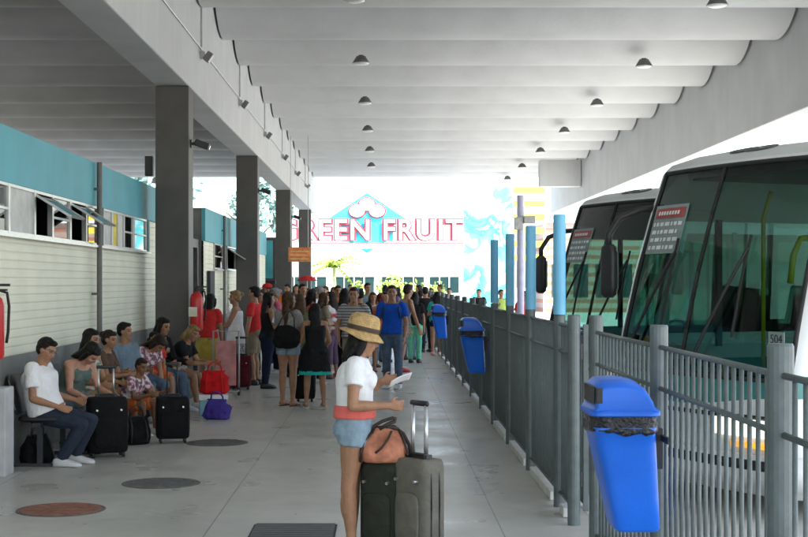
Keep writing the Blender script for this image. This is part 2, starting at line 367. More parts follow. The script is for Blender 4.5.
# CCTV cameras on pillars
cam0=None
for (x,y,z,l) in [(-2.9,21.1,EYE+2.1,'black security camera on the right side of the nearest pillar'),(-2.9,32.6,EYE+2.15,'black security camera on the right side of the second pillar'),
                  (-2.9,44.5,EYE+2.1,'black security camera on the right side of the third pillar')]:
    if cam0 is None:
        e=empty('security_camera')
        bm=B(); box(bm,0,.12,-.02,.02,-.02,.02); box(bm,0,.02,-.05,.05,-.06,.06); obj('bracket',bm,M_black,e)
        bm=B(); M=Matrix.Translation((.15,0,-.01))@Matrix.Rotation(R(20),4,'Y'); box(bm,-.09,.13,-.05,.05,-.045,.055,M); obj('housing',bm,M_black,e,bevel=.012)
        bm=B(); tube(bm,M@V((.131,0,0)),M@V((.15,0,0)),.035); obj('lens',bm,M_steel,e); cam0=e; o=e
    else: o=copy_tree(cam0)
    o.location=(x,y,z); tag(o,l,'security camera')
e=empty('wall_speaker',(-3.50,21.2,EYE+1.62),label='small black loudspeaker with white spotlight left of the nearest pillar',cat='loudspeaker')
bm=B(); box(bm,-.1,.02,-.06,.06,0,.30); obj('speaker_box',bm,M_black,e,bevel=.01)
bm=B(); lathe(bm,[(.02,0),(.05,-.03),(.06,-.09)],14,(.05,0,-.02)); obj('spotlight',bm,M_white,e,smooth=True)
# orange hanging sign
e=empty('hanging_sign',(-2.45,41,0),label='small orange and brown hanging direction sign near the far pillars',cat='sign')
w=22*41/F
bm=B(); box(bm,-w/2,w/2,-.03,.03,EYE+.62,EYE+1.05); obj('panel',bm,mat('orange_sign',(.62,.20,.06),.5,.35,7.),e,bevel=.01)
bm=B(); 
for i in range(3): box(bm,-w*.42,w*.42,-.036,-.031,EYE+.70+.11*i,EYE+.715+.11*i)
obj('lines',bm,mat('sign_cream',(.8,.7,.4),.5),e)
bm=B(); tube(bm,(-w*.4,0,EYE+1.05),(-w*.4,0,EYE+4.3),.01); tube(bm,(w*.4,0,EYE+1.05),(w*.4,0,EYE+4.3),.01); obj('hanger',bm,M_gal,e)
e=empty('red_parasol',(gx(307,46),46,0),label='red parasol top above the crowd beside the far pillars',cat='parasol')
bm=B(); lathe(bm,[(.02,2.0),(.16,1.97),(.33,1.84),(.32,1.82),(.12,1.9),(.02,1.93)],8); obj('canopy',bm,M_redcloth,e); bm=B(); tube(bm,(0,0,0),(0,0,1.98),.02); obj('pole',bm,M_gal,e)

# ================================================================== FENCE
FX=1.38
f=None
def barpanel(y0,y1,parent,x=0.0,z0=.12,z1=1.43,gap=.12):
    bm=B(); L=y1-y0; n=max(2,round(L/gap)-1)
    for i in range(n):
        y=y0+L*(i+1)/(n+1); tube(bm,(x,y,z0),(x,y,z1),.0095,n=8)
    obj('bars',bm,M_fence,parent,smooth=True)
    for z in (z0,1.225,z1):
        b=B(); tube(b,(x,y0,z),(x,y1,z),.0125,n=8); obj('rail',b,M_fence,parent,smooth=True)
def fpost(d,parent,h=1.54,r=.046,name='post'):
    bm=B(); lathe(bm,[(r*1.0,0),(r,h-.01),(r*.9,h)],16,(0,d,0)); obj(name,bm,M_fence,parent,smooth=False)
fe=empty('platform_fence',(FX,0,0),label='near grey green railing in front of the buses, right of the gate opening',cat='fence')
ps=[.55,2.7,4.86,7.0,9.07]
for d in ps: fpost(d,fe)
for a,b in zip(ps,ps[1:]): barpanel(a+.05,b-.05,fe)
fe2=empty('platform_fence',(FX,0,0),label='long grey green railing running away beside the walkway beyond the gate opening',cat='fence')
fps=[10.12]+[10.95+2.13*i for i in range(22)]
blue=[10.95,13.08,15.21,17.34]
for d in fps: fpost(d,fe2,1.52 if d not in blue else 1.50,.046)
for a,b in zip(fps,fps[1:]): barpanel(a+.05,b-.05,fe2,gap=.10)
M_gapblock=mat('bright_gap_pale',(.62,.62,.60),.8,.1,6.)
bm=B()
for a,b in zip(fps,fps[1:]): box(bm,-.04,.05,a+.30,b-.30,0.002,.075)
obj('bright_gap_blocks',bm,M_gapblock,fe2,bevel=.008)  # pale blocks added to stand in for bright road glimpsed under the railing
bl=['nearest light blue post, behind the mirror of the second bus','second light blue post on the fence line','third light blue post on the fence line','farthest light blue post on the fence line']
for i,d in enumerate(blue):
    bm=B(); lathe(bm,[(.049,1.504),(.049,2.27),(.044,2.285)],18)
    o=obj('blue_post',bm,M_bluepost,smooth=False); o.location=(FX,d,0); tag(o,bl[i],'post','light blue posts on the railing')
# gate leaf folded back outside the fence
gt=empty('gate_leaf',(FX+.085,10.12,0),label='narrow railing gate swung back against the outside of the fence',cat='gate')
barpanel(.02,.98,gt,gap=.1,z0=.15,z1=1.38)
bm=B(); box(bm,-.018,.018,-.018,.018,.10,1.45); obj('stile',bm,M_fence,gt); bm=B(); box(bm,-.018,.018,.98,1.016,.10,1.45); obj('stile',bm,M_fence,gt)
bm=B()
for z in (.28,1.2): tube(bm,(-.035,0,z),(-.035,0,z+.11),.02)
obj('hinge',bm,M_black,gt)

# ================================================================== BINS
M_bin=mat('blue_bin_plastic',(.008,.145,.74),.36,.13,2.2,.06,70.,spec=.45,detail=10)
M_bag=mat('black_bin_liner',(.012,.012,.014),.3,.2,10.,.9,40.)
binp=None
def make_bin(loc,label,scale=1.):
    global binp
    if binp is None:
        e=empty('litter_bin')
        def rr(cx,z,hx,hy): return (V((cx,0,z)),V((hx,0,0)),V((0,hy,0)))
        def sec(z): t=min(1,z/.5); return .068*(1-t)+.0*t,.108*(1-t)+.148*t,.135*(1-t)+.185*t
        bm=B(); rs=[]
        for z,k in ((0,.80),(.006,.93),(.02,1),(.15,1),(.30,1),(.42,1),(.495,1),(.50,1.03),(.52,1.03),(.52,.93),(.40,.90)):
            c,hx,hy=sec(z); rs.append(rr(c,z,hx*k,hy*k))
        loft(bm,rs,48,power=6.5); obj('bin_body',bm,M_bin,e,smooth=True).data.set_sharp_from_angle(angle=R(50))
        bm=B(); rings=[]
        for k in range(7):
            z=.488+.0165*k; g=.160 if k%2 else .153; rings.append(rr(0,z,g,g+.038))
        loft(bm,rings,56,power=5)
        for v in bm.verts: v.co+=V((1,1,.9))*(.012*noise.noise(v.co*26))+V((0,0,.008*noise.noise(v.co*60)))
        obj('bin_liner',bm,M_bag,e,smooth=True)
        prof=[(-.165,.598),(-.140,.622),(-.140,.722),(-.108,.752),(-.02,.758),(.05,.745),(.10,.705),(.130,.650),(.138,.622),(.165,.598)]
        bm=B(); K=12; rows=[]
        for q in range(K+1):
            yy=-.205+.41*q/K; ed=abs(2*q/K-1); sh_=1-.10*ed**4; row=[]
            for x,z in prof: row.append(bm.verts.new((x*(1-.05*ed**4),yy,.598+(z-.598)*(1-.22*ed**5))))
            rows.append(row)
        for a_,b_ in zip(rows,rows[1:]):
            for i_ in range(len(prof)): bm.faces.new((a_[i_],a_[(i_+1)%len(prof)],b_[(i_+1)%len(prof)],b_[i_]))
        bm.faces.new(rows[0]); bm.faces.new(rows[-1][::-1])
        obj('bin_lid',bm,M_bin,e,bevel=.014,smooth=True).data.set_sharp_from_angle(angle=R(60))
        bm=B(); loft(bm,[(V((0,0,z)),V((.168*k,0,0)),V((0,.215*k,0))) for z,k in ((.575,.97),(.580,1.0),(.598,1.0),(.606,.97))],48,power=6); obj('lid_rim',bm,M_bin,e,smooth=True).data.set_sharp_from_angle(angle=R(50))
        bm=B(); box(bm,-.148,-.139,-.15,.15,.632,.718); box(bm,-.139,-.112,-.2085,-.150,.640,.715); obj('bin_opening',bm,M_black,e,bevel=.003)
        bm=B(); box(bm,.13,.20,-.03,.03,.30,.50); box(bm,.19,.205,-.19,.19,.44,.47); obj('bin_bracket',bm,M_black,e)
        e.scale=(1,1,.955); binp=e; o=e
    else: o=copy_tree(binp)
    o.location=loc; tag(o,label,'litter bin','blue litter bins hung on the railing')
make_bin((1.125,6.66,.582),'large blue plastic litter bin nearest the camera, hanging by the gate opening')
make_bin((1.15,18.2,.582),'blue litter bin on the railing, second from the camera')
make_bin((1.17,29.5,.582),'small looking blue litter bin on the railing beside the farthest walkers')
# ================================================================== BUSES
def bus_paint_extra(nt,b,tc,rp):
    N,L=nt.nodes,nt.links
    sep=N.new('ShaderNodeSeparateXYZ'); L.new(tc.outputs['Object'],sep.inputs[0])
    s=N.new('ShaderNodeMath'); s.operation='MULTIPLY'; s.inputs[1].default_value=.055; 
    c=N.new('ShaderNodeMath'); c.operation='MULTIPLY'; c.inputs[1].default_value=2.4; L.new(sep.outputs['Y'],c.inputs[0])
    sn=N.new('ShaderNodeMath'); sn.operation='COSINE'; L.new(c.outputs[0],sn.inputs[0]); L.new(sn.outputs[0],s.inputs[0])
    z=N.new('ShaderNodeMath'); z.operation='ADD'; L.new(sep.outputs['Z'],z.inputs[0]); L.new(s.outputs[0],z.inputs[1])
    g=N.new('ShaderNodeMath'); g.operation='GREATER_THAN'; g.inputs[1].default_value=.93; L.new(z.outputs[0],g.inputs[0])
    l=N.new('ShaderNodeMath'); l.operation='LESS_THAN'; l.inputs[1].default_value=1.16; L.new(sep.outputs['Z'],l.inputs[0])
    m=N.new('ShaderNodeMath'); m.operation='MULTIPLY'; L.new(g.outputs[0],m.inputs[0]); L.new(l.outputs[0],m.inputs[1])
    mx=N.new('ShaderNodeMix'); mx.data_type='RGBA'; L.new(m.outputs[0],mx.inputs[0]); L.new(rp.outputs['Color'],mx.inputs[6]); mx.inputs[7].default_value=(.015,.20,.19,1)
    L.new(mx.outputs[2],b.inputs['Base Color']); b.inputs['Coat Weight'].default_value=.3
M_bus=mat('white_bus_paint',(.66,.67,.66),.32,.06,2.,extra=bus_paint_extra)
M_roof=mat('bus_roof_paint',(.55,.56,.55),.5,.08,2.)
M_wind=glass('windscreen_glass',(.27,.47,.41),.015,1.5)
M_side=glass('bus_side_glass',(.22,.35,.31),.015,1.5)
M_seat=mat('teal_seat_fabric',(.02,.11,.10),.9,.3,30.)
M_lamp=mat('headlamp_lens',(.8,.8,.76),.12,.05,20.,emit=(1,.93,.75,.45))
M_amber=mat('amber_lens',(.85,.35,.03),.2,.1,20.,emit=(1,.45,.05,.2))
M_pole=mat('yellow_pole',(.75,.60,.02),.4)
W2=1.29
def xf(z):
    tb=[(.18,-.10),(.30,-.03),(.55,0),(.95,0),(1.12,-.03),(1.5,-.11),(2.0,-.23),(2.5,-.38),(2.93,-.53),(3.02,-.62),(3.10,-.85),(3.17,-1.4),(3.2,-2.2)]
    for (a,x0),(b,x1) in zip(tb,tb[1:]):
        if z<=b: return x0+(x1-x0)*(z-a)/(b-a)
    return -2.2
def section(z,off=0.):
    """front outline of the bus at height z, from far side rear, round the nose, to near side rear"""
    w=W2-(.0 if z<1.2 else .03*(z-1.2)); 
    if z>3.0: w-=.10*(z-3.0)/.1
    pts=[]; x0=xf(z); bulge=.10; rc=.22
    pts.append((-11.6,-w)); 
    for x in (-8.6,-5.6,-2.6,-1.35): pts.append((min(x,x0-.9),-w))
    for k in range(7):
        a=math.pi/2*k/6; pts.append((x0-bulge-rc+rc*math.sin(a)+.0,-(w-rc)-rc*math.cos(a)))
    for k in range(1,12):
        y=-(w-rc)+2*(w-rc)*k/12; pts.append((x0-bulge+bulge*(1-(y/(w-rc))**2),y))
    for k in range(7):
        a=math.pi/2*(1-k/6); pts.append((x0-bulge-rc+rc*math.sin(a),(w-rc)+rc*math.cos(a)))
    for x in (-1.35,-2.6,-5.6,-8.6): pts.append((min(x,x0-.9),w))
    pts.append((-11.6,w))
    return pts
ZR=[.18,.30,.55,.95,1.12,1.3,1.5,1.75,2.0,2.25,2.5,2.7,2.93,2.98,3.02,3.06,3.10,3.14,3.17,3.2]
def patch(name,m,parent,cols,rows,off=0.,thick=0.):
    """surface patch of the nose between given outline columns and height rows"""
    bm=B(); g=[]
    for z in rows:
        s=section(z); row=[]
        for c in cols:
            a=V((*s[max(c-1,0)],0)); b_=V((*s[min(c+1,len(s)-1)],0)); t=(b_-a).normalized(); nrm=V((t.y,-t.x,0))
            p=V((*s[c],z))+nrm*off; row.append(bm.verts.new(p))
        g.append(row)
    for i in range(len(rows)-1):
        for j in range(len(cols)-1): bm.faces.new((g[i][j],g[i][j+1],g[i+1][j+1],g[i+1][j]))
    o=obj(name,bm,m,parent,smooth=True)
    if thick: s=o.modifiers.new('Solidify','SOLIDIFY'); s.thickness=thick; s.offset=0
    return o
def make_bus(label,loc):
    e=empty('city_bus',loc,R(204),label,'bus','white and teal buses parked behind the railing')
    n=len(section(1.)); bm=B(); g=[[bm.verts.new((*p,z)) for p in section(z)] for z in ZR]
    c0,c1=5,n-6     # windscreen columns
    mid=n//2
    for i in range(len(ZR)-1):
        za=ZR[i]
        for j in range(n-1):
            ws=(1.12<=za<2.93 and c0+6<=j<c1-3)
            sd=(1.3<=za<2.5 and (j<5 or j>=n-6))
            if ws or sd: continue
            bm.faces.new((g[i][j],g[i][j+1],g[i+1][j+1],g[i+1][j])).material_index=(1 if za>=2.98 else 0)
    bm.faces.new(g[-1]).material_index=1; bm.faces.new(g[0][::-1])
    for i in range(len(ZR)-1): bm.faces.new((g[i][0],g[i+1][0],g[i+1][-1],g[i][-1]))
    obj('bus_body',bm,[M_bus,M_roof],e,smooth=False).data.shade_smooth()
    wr=[1.12,1.3,1.5,1.75,2.0,2.25,2.5,2.7,2.93]
    patch('windscreen',M_wind,e,range(c0+6,mid+1),wr,.0); patch('windscreen',M_wind,e,range(mid,c1-2),wr,.0)
    bm=B()
    for z0,z1 in zip(wr,wr[1:]):
        a=section(z0)[mid]; b=section(z1)[mid]; path(bm,[(a[0]+.004,a[1],z0),(b[0]+.004,b[1],z1)],.018,6)
    obj('windscreen_divider',bm,M_rubber,e,smooth=True)
    # rubber seal
    def edge(cols,zs): return [ (section(z)[c][0]+.003,section(z)[c][1],z) for c,z in zip(cols,zs)]
    bm=B(); lo=[section(1.12)[c] for c in range(c0+6,c1-2)]; path(bm,[(x+.004,y,1.12) for x,y in lo],.02,6)
    hi=[section(2.93)[c] for c in range(c0+6,c1-2)]; path(bm,[(x+.004,y,2.93) for x,y in hi],.022,6)
    for c in (c0+6,c1-3): path(bm,[(section(z)[c][0]+.003,section(z)[c][1],z) for z in wr],.02,6)
    obj('windscreen_seal',bm,M_rubber,e,smooth=True)
    wr2=[1.3,1.5,1.75,2.0,2.25,2.5]
    patch('side_window',M_side,e,range(0,6),wr2); patch('side_window',M_side,e,range(n-6,n),wr2)
    # window pillars
    bm=B()
    for x in (-1.4,-2.6,-4.1,-5.6,-7.1,-8.6,-10.1): 
        for s in (-1,1): box(bm,x-.03,x+.03,s*(W2-.045)-.02,s*(W2-.045)+.02,1.28,2.52)
    obj('window_pillars',bm,M_black,e)
    # bumper, skirt, grille
    patch('bumper',M_bus,e,range(c0,c1+1),[.24,.36,.52],.035,.03)
    patch('lower_grille',M_black,e,range(c0+5,c1-4),[.40,.48],.058,.01)
    patch('nose_strip',M_black,e,range(c0+4,c1-3),[.80,.835],.012,.01)
    for s in (-1,1):
        rng=range(c0+3,c0+7) if s<0 else range(c1-9,c1-5)
        patch('headlight',M_lamp,e,rng,[.66,.72,.80],.022,.02)
        patch('indicator',M_amber,e,rng[:3] if s<0 else rng[1:],[.57,.62],.022,.02)
    for s in (-1,1):
        for xw in (-2.6,-8.6):
            bm=B(); 
            prof=[(.30,-.14),(.46,-.14),(.48,-.10),(.48,.10),(.46,.14),(.30,.14)]
            Mx=Matrix.Translation((xw,s*(W2-.16),.48))@Matrix.Rotation(R(90),4,'X')
            loft(bm,[(Mx@V((0,0,h)),Mx.to_3x3()@V((r,0,0)),Mx.to_3x3()@V((0,r,0))) for r,h in prof],28); w=obj('wheel',bm,M_rubber,e,smooth=False)
            bm=B(); loft(bm,[(Mx@V((0,0,h)),Mx.to_3x3()@V((r,0,0)),Mx.to_3x3()@V((0,r,0))) for r,h in [(.29,-.12),(.29,.12)]],20); obj('rim',bm,M_alu,w)
    # mirrors: curved arms reaching forward then down
    for s in (-1,1):
        x=section(2.45)[c0+3][0]
        bm=B(); mx_,my_=(x+.38,-1.28) if s<0 else (x+.16,1.50); path(bm,[(x-.12,s*1.10,2.62),(x*.75+mx_*.25,s*1.17,2.60),(x*.25+mx_*.75,my_*.97,2.52),(mx_,my_,2.36),(mx_,my_,2.2)],.032,10); m=obj('mirror_arm',bm,M_black,e,smooth=True)
        bm=B(); cx=mx_; loft(bm,[(V((cx,my_,z)),V((.045*k,0,0)),V((0,.105*k,0))) for z,k in [(1.76,.5),(1.79,.9),(1.86,1),(2.18,1),(2.24,.9),(2.27,.5)]],20,power=3.5); h=obj('mirror_housing',bm,M_black,m,smooth=True)
        bm=B(); box(bm,cx-.051,cx-.047,my_-.085,my_+.085,1.84,2.2); obj('mirror_glass',bm,M_steel,m)
    # wipers
    for y0,y1 in ((-.95,-.35),(.15,.62)):
        bm=B(); pts=[]
        for k in range(7):
            t=k/6; z=1.14+1.05*t; y=y0+(y1-y0)*t; pts.append((xf(z)-.10+.10*(1-(y/1.03)**2)+.055,y,z))
        path(bm,pts,.014,6); w=obj('wiper',bm,M_black,e)
        bm=B(); pts=[]
        for k in range(6):
            t=k/5; z=1.45+.85*t; y=y0+(y1-y0)*.9+.04-.02*t; pts.append((xf(z)-.10+.10*(1-(y/1.03)**2)+.03,y,z))
        path(bm,pts,.012,6); obj('wiper_blade',bm,M_rubber,w)
    # interior
    bm=B(); box(bm,-11.4,-.45,-1.15,1.15,.60,.66); obj('cabin_floor',bm,M_dark,e)
    bm=B(); loft(bm,[(V((-.55,0,.7)),V((.25,0,0)),V((0,1.08,0))),(V((-.55,0,1.02)),V((.30,0,0)),V((0,1.08,0))),(V((-.6,0,1.12)),V((.22,0,0)),V((0,1.0,0)))],24,power=5); obj('dashboard',bm,M_black,e,smooth=False)
    bm=B(); C=V((-.95,.62,1.22)); ring=[C+V((.10*math.sin(a)*-1*.6,.25*math.cos(a),.22*math.sin(a))) for a in [2*math.pi*k/20 for k in range(21)]]; path(bm,ring,.018,6); tube(bm,C,C+V((.25,0,-.25)),.03); path(bm,[ring[0],C,ring[10]],.015,6)
    obj('steering_wheel',bm,M_black,e,smooth=True)
    def seat(x,y,w,z=.66):
        bm=B(); box(bm,x-.22,x+.22,y-w/2,y+w/2,z+.30,z+.42); M=Matrix.Translation((x-.22,y,z+.40))@Matrix.Rotation(R(-10),4,'Y'); box(bm,-.06,.05,-w/2,w/2,0,.68,M)
        obj('seat',bm,M_seat,e,bevel=.04)
    seat(-1.45,.62,.5,.75)
    for k in range(7):
        for y in (-.72,.72): seat(-3.0-1.05*k,y,.85)
    for (x,y) in ((-1.8,.2),(-1.3,-.45),(-2.5,-.3),(-2.2,.95),(-4.2,.28)):
        bm=B(); path(bm,[(x,y,.66),(x,y,2.5),(x-.05,y*.9,2.75)],.02,8); obj('grab_pole',bm,M_pole,e,smooth=True)
    bm=B(); path(bm,[(-1.15,.1,1.9),(-1.2,.08,2.15),(-1.3,.06,2.3),(-1.6,.06,2.32)],.028,8); obj('grab_pole',bm,M_pole,e,smooth=True)
    bm=B(); box(bm,-.95,-.9,.22,1.1,.66,1.35); box(bm,-1.9,-1.86,.2,1.1,.66,1.9); obj('driver_partition',bm,M_seat,e)
    # headliner
    bm=B(); box(bm,-11.3,-.95,-1.05,1.05,2.88,2.9); obj('headliner',bm,mat('grey_headliner',(.25,.27,.26),.8),e)
    # route card hung behind the far half of the glass
    def rx(z,y): return xf(z)-.10+.10*(1-(y/1.05)**2)+.016
    def sheet(name,m,y0,y1,z0,z1,off,par):
        bm=B(); K=6; g_=[[bm.verts.new((rx(z,y0+(y1-y0)*k/K)+off,y0+(y1-y0)*k/K,z)) for k in range(K+1)] for z in (z0,z1)]
        for k in range(K): bm.faces.new((g_[0][k],g_[0][k+1],g_[1][k+1],g_[1][k]))
        o=obj(name,bm,m,par); o.modifiers.new('s','SOLIDIFY').thickness=.002; return o
    za,zb_=2.17,2.62; ya,yb=-.98,-.38
    card=sheet('route_card',mat('paper_card',(.27,.33,.32),.6),ya,yb,za,zb_,0,e)
    sheet('card_header',mat('red_print',(.40,.07,.06),.5),ya+.04,yb-.03,2.50,2.59,.004,card)
    bm=B()
    for r_ in range(4):
        z=2.46-.072*r_; y=ya+.05; k=0
        while y<yb-.08:
            l=.03+.07*((r_*7+k*5)%4)/4; vs=[bm.verts.new((rx(zz,yy)+.006,yy,zz)) for yy,zz in ((y,z-.035),(y+l,z-.035),(y+l,z),(y,z))]; bm.faces.new(vs); y+=l+.025; k+=1
    obj('card_print',bm,mat('white_print',(.85,.85,.85),.5),card); bm=B(); z=2.562; y=ya+.10
    while y<yb-.10: vs=[bm.verts.new((rx(zz,yy)+.010,yy,zz)) for yy,zz in ((y,z-.035),(y+.035,z-.035),(y+.035,z),(y,z))]; bm.faces.new(vs); y+=.05
    obj('header_print',bm,mat('white_print',(.85,.85,.85),.5),card)
    # roof emblem above the windscreen
    bm=B()
    for y,w in ((-.10,.16),(.12,.20)):
        pts=[(xf(3.085)-.02-.10*math.sin(a)*.9+.10*0+.02, y+w*math.cos(a), 3.085+.022*math.sin(a)) for a in [2*math.pi*k/20 for k in range(21)]]; path(bm,pts,.012,6)
    obj('roof_emblem',bm,mat('dark_emblem',(.08,.08,.08),.4),e,smooth=True)
    bm=B(); box(bm,-3.6,-2.2,-.6,.6,3.2,3.32); obj('roof_vent',bm,M_roof,e,bevel=.05)
    return e
bus1=make_bus('nearest white and teal bus, its big dark windscreen cut off by the right edge',(2.53,12.07,-.15))
bus2=copy_tree(bus1,loc=(2.53,17.78,-.15),label='second white and teal bus, half hidden behind the nearest one')
# number plate card 504 behind the nearest windscreen only
bm=B(); box(bm,-.002,.002,-.095,.095,-.005,.11); pl=obj('number_card',bm,mat('paper_card',(.6,.6,.5),.6),bus1); z=1.36; pl.location=(xf(z)-.085,1.10,z+.04)
t=bpy.data.curves.new('number','FONT'); t.body='504'; t.size=.10; t.extrude=.001; t.align_x='CENTER'; 
to_=bpy.data.objects.new('number_text',t); COL.objects.link(to_); me=bpy.data.meshes.new_from_object(to_.evaluated_get(bpy.context.evaluated_depsgraph_get())); bpy.data.objects.remove(to_); me.materials.clear(); me.materials.append(M_black)
to=bpy.data.objects.new('number_text',me); COL.objects.link(to); to.parent=pl; to.location=(.004,0,.02); to.rotation_euler=(R(90),0,R(90))

# ================================================================== BACKDROP BEYOND THE PLATFORM
M_sunwhite=mat('white_render',(.8,.8,.78),.85,.05,.6)
M_teal=mat('dark_teal_window',(.006,.028,.028),.3,.2,2.)
M_cyan=mat('cyan_paint',(.03,.45,.55),.6,.1,.6)
D=82.
def Z(py): return EYE-(py-CY)*D/F
def X(px): return (px-CX)*D/F
sh=empty('fruit_shop_building',(0,0,0),label='long white sunlit shop building with dark teal windows under the big sign',cat='building')
bm=B(); box(bm,X(190),X(513),D+.3,D+10,-.4,Z(247)); obj('wall',bm,M_sunwhite,sh)
bm=B(); box(bm,X(190),X(513),D-.6,D+.299,Z(249),Z(243)); obj('cornice',bm,M_sunwhite,sh,bevel=.03)
for a,b in ((200,228),(243,262),(288,300),(306,326),(334,374),(382,424),(430,459),(464,477),(484,510)):
    w=B(); box(w,X(a),X(b),D+.22,D+.30,Z(293),Z(277)); wi=obj('window',w,M_teal,sh)
    w=B(); 
    for k in range(1,max(2,int((b-a)/9))): xx=X(a)+(X(b)-X(a))*k/max(2,int((b-a)/9)); box(w,xx-.03,xx+.03,D+.16,D+.219,Z(293),Z(277))
    obj('mullions',w,M_sunwhite,wi)
sg=empty('fruit_sign',(0,0,0),label='big roof sign with a cyan diamond, three fruits and outlined white letters',cat='sign')
bm=B(); vs=[(X(367),Z(193)),(X(328),Z(219)),(X(341),Z(226)),(X(341),Z(241)),(X(349),Z(242)),(X(367),Z(253)),(X(385),Z(242)),(X(393),Z(241)),(X(393),Z(226)),(X(406),Z(219))]
f0=[bm.verts.new((x,D-.1,z)) for x,z in vs]; f1=[bm.verts.new((x,D+.05,z)) for x,z in vs]
bm.faces.new(f0); bm.faces.new(f1[::-1])
for i in range(len(vs)): bm.faces.new((f0[i],f1[i],f1[(i+1)%len(vs)],f0[(i+1)%len(vs)]))
obj('diamond_panel',bm,M_cyan,sg)
M_pink=mat('faded_red_outline',(.27,.02,.04),.6,.1,1.)
for px,py,r in ((357,211,8.5),(377,211,8.5),(367,204.5,8.5)):
    bm=B(); u=V((r*D/F*1.08,0,0)); v=V((0,0,r*D/F*.86)); loft(bm,[(V((X(px),D-.16-(px%3)*.02,Z(py))),u,v),(V((X(px),D-.11,Z(py))),u,v)],24); fr=obj('fruit_outline',bm,M_pink,sg)
    bm=B(); loft(bm,[(V((X(px),D-.22-(px%3)*.02,Z(py))),u*.84,v*.84),(V((X(px),D-.165-(px%3)*.02,Z(py))),u*.84,v*.84)],24); obj('fruit',bm,M_sunwhite,fr)
bm=B(); box(bm,X(300),X(463),D-.66,D-.602,Z(243.6),Z(242.9)); obj('underline',bm,M_pink,sg)
bm=B(); box(bm,X(312),X(440),D-.64,D-.602,Z(249.4),Z(248.9)); obj('underline',bm,M_pink,sg)
def text(body,x0,x1,ztop,zbot,y,m,off,name,ext=.03):
    c=bpy.data.curves.new(name,'FONT'); c.body=body; c.size=1; c.offset=off; c.extrude=ext; c.space_character=1.12
    o=bpy.data.objects.new(name,c); COL.objects.link(o); bpy.context.view_layer.update()
    w=o.dimensions.x; h=o.dimensions.y
    me=bpy.data.meshes.new_from_object(o.evaluated_get(bpy.context.evaluated_depsgraph_get())); bpy.data.objects.remove(o)
    xs=[v.co.x for v in me.vertices]; ys=[v.co.y for v in me.vertices]; a,b=min(xs),max(xs); p,q=min(ys),max(ys)
    for v in me.vertices:
        v.co=V(((v.co.x-a)/(b-a)*(x1-x0)+x0, y-v.co.z, (v.co.y-p)/(q-p)*(ztop-zbot)+zbot))
    b_=B(); b_.from_mesh(me); left=set(b_.verts)
    while left:
        st=[left.pop()]; isl=set(st)
        while st:
            v=st.pop()
            for e_ in v.link_edges:
                u=e_.other_vert(v)
                if u in left: left.discard(u); isl.add(u); st.append(u)
        nb=B(); mp={v:nb.verts.new(v.co) for v in isl}; done=set()
        for v in isl:
            for f_ in v.link_faces:
                if f_ not in done: done.add(f_); nb.faces.new([mp[q] for q in f_.verts])
        obj(name,nb,m,sg)
    b_.free()
L0=X(281); 
text('GREEN FRUIT',X(277.3),X(463),Z(218.3),Z(241.3),D-.28,M_pink,.075,'letter_outline')
text('GREEN FRUIT',X(278.2),X(462.2),Z(219.4),Z(240.2),D-.36,M_sunwhite,.012,'letter')
# cyan painted mural wall right of the sign
def mural_extra(nt,b,tc,rp):
    N,L=nt.nodes,nt.links
    n=N.new('ShaderNodeTexNoise'); n.inputs['Scale'].default_value=.55; n.inputs['Detail'].default_value=3; n.inputs['Distortion'].default_value=1.2; L.new(tc.outputs['Object'],n.inputs['Vector'])
    r=N.new('ShaderNodeValToRGB'); e=r.color_ramp.elements; e[0].position=.46; e[0].color=(.78,.8,.8,1); e[1].position=.50; e[1].color=(.10,.50,.54,1); x=r.color_ramp.elements.new(.60); x.color=(.03,.36,.38,1); x=r.color_ramp.elements.new(.63); x.color=(.45,.62,.62,1)
    L.new(n.outputs['Fac'],r.inputs['Fac']); L.new(r.outputs['Color'],b.inputs['Base Color'])
mu=empty('mural_wall',(0,0,0),label='tall wall painted with a pale cyan mural right of the big sign',cat='wall')
d2=74.
bm=B(); box(bm,gx(464,d2),gx(513,d2),d2,d2+.3,0,EYE+100*d2/F); obj('wall',bm,mat('cyan_mural',(.7,.7,.7),.7,extra=mural_extra),mu)
bm=B(); box(bm,gx(463,d2),gx(514,d2),d2-.06,d2+.36,EYE+100*d2/F,EYE+102*d2/F); obj('coping',bm,M_sunwhite,mu)
# yellow slatted sign, brick building far right
ys=empty('yellow_slatted_sign',(0,0,0),label='pale yellow slatted board behind the lilac lamp column',cat='sign')
M_yl=mat('pale_yellow_paint',(.72,.62,.05),.6,.1,1.)
d3=68.
for i in range(6):
    bm=B(); zt=EYE+(96-13.5*i)*d3/F; box(bm,gx(514,d3),gx(545,d3),d3,d3+.1,zt-.30,zt); obj('slat',bm,M_yl,ys)
bm=B(); box(bm,gx(513,d3),gx(515,d3),d3+.101,d3+.2,0,EYE+98*d3/F); box(bm,gx(544,d3),gx(546,d3),d3+.101,d3+.2,0,EYE+98*d3/F); obj('support',bm,M_sunwhite,ys)
def brick_extra(nt,b,tc,rp):
    N,L=nt.nodes,nt.links
    w=N.new('ShaderNodeTexWave'); w.wave_type='BANDS'; w.bands_direction='Z'; w.inputs['Scale'].default_value=.55; w.inputs['Distortion'].default_value=.3; L.new(tc.outputs['Object'],w.inputs['Vector'])
    r=N.new('ShaderNodeValToRGB'); r.color_ramp.elements[0].position=.3; r.color_ramp.elements[0].color=(.30,.13,.08,1); r.color_ramp.elements[1].position=.5; r.color_ramp.elements[1].color=(.34,.27,.23,1)
    L.new(w.outputs['Fac'],r.inputs['Fac']); L.new(r.outputs['Color'],b.inputs['Base Color'])
bb=empty('brick_building',(0,0,0),label='reddish brick striped building behind the second bus',cat='building')
d4=90.
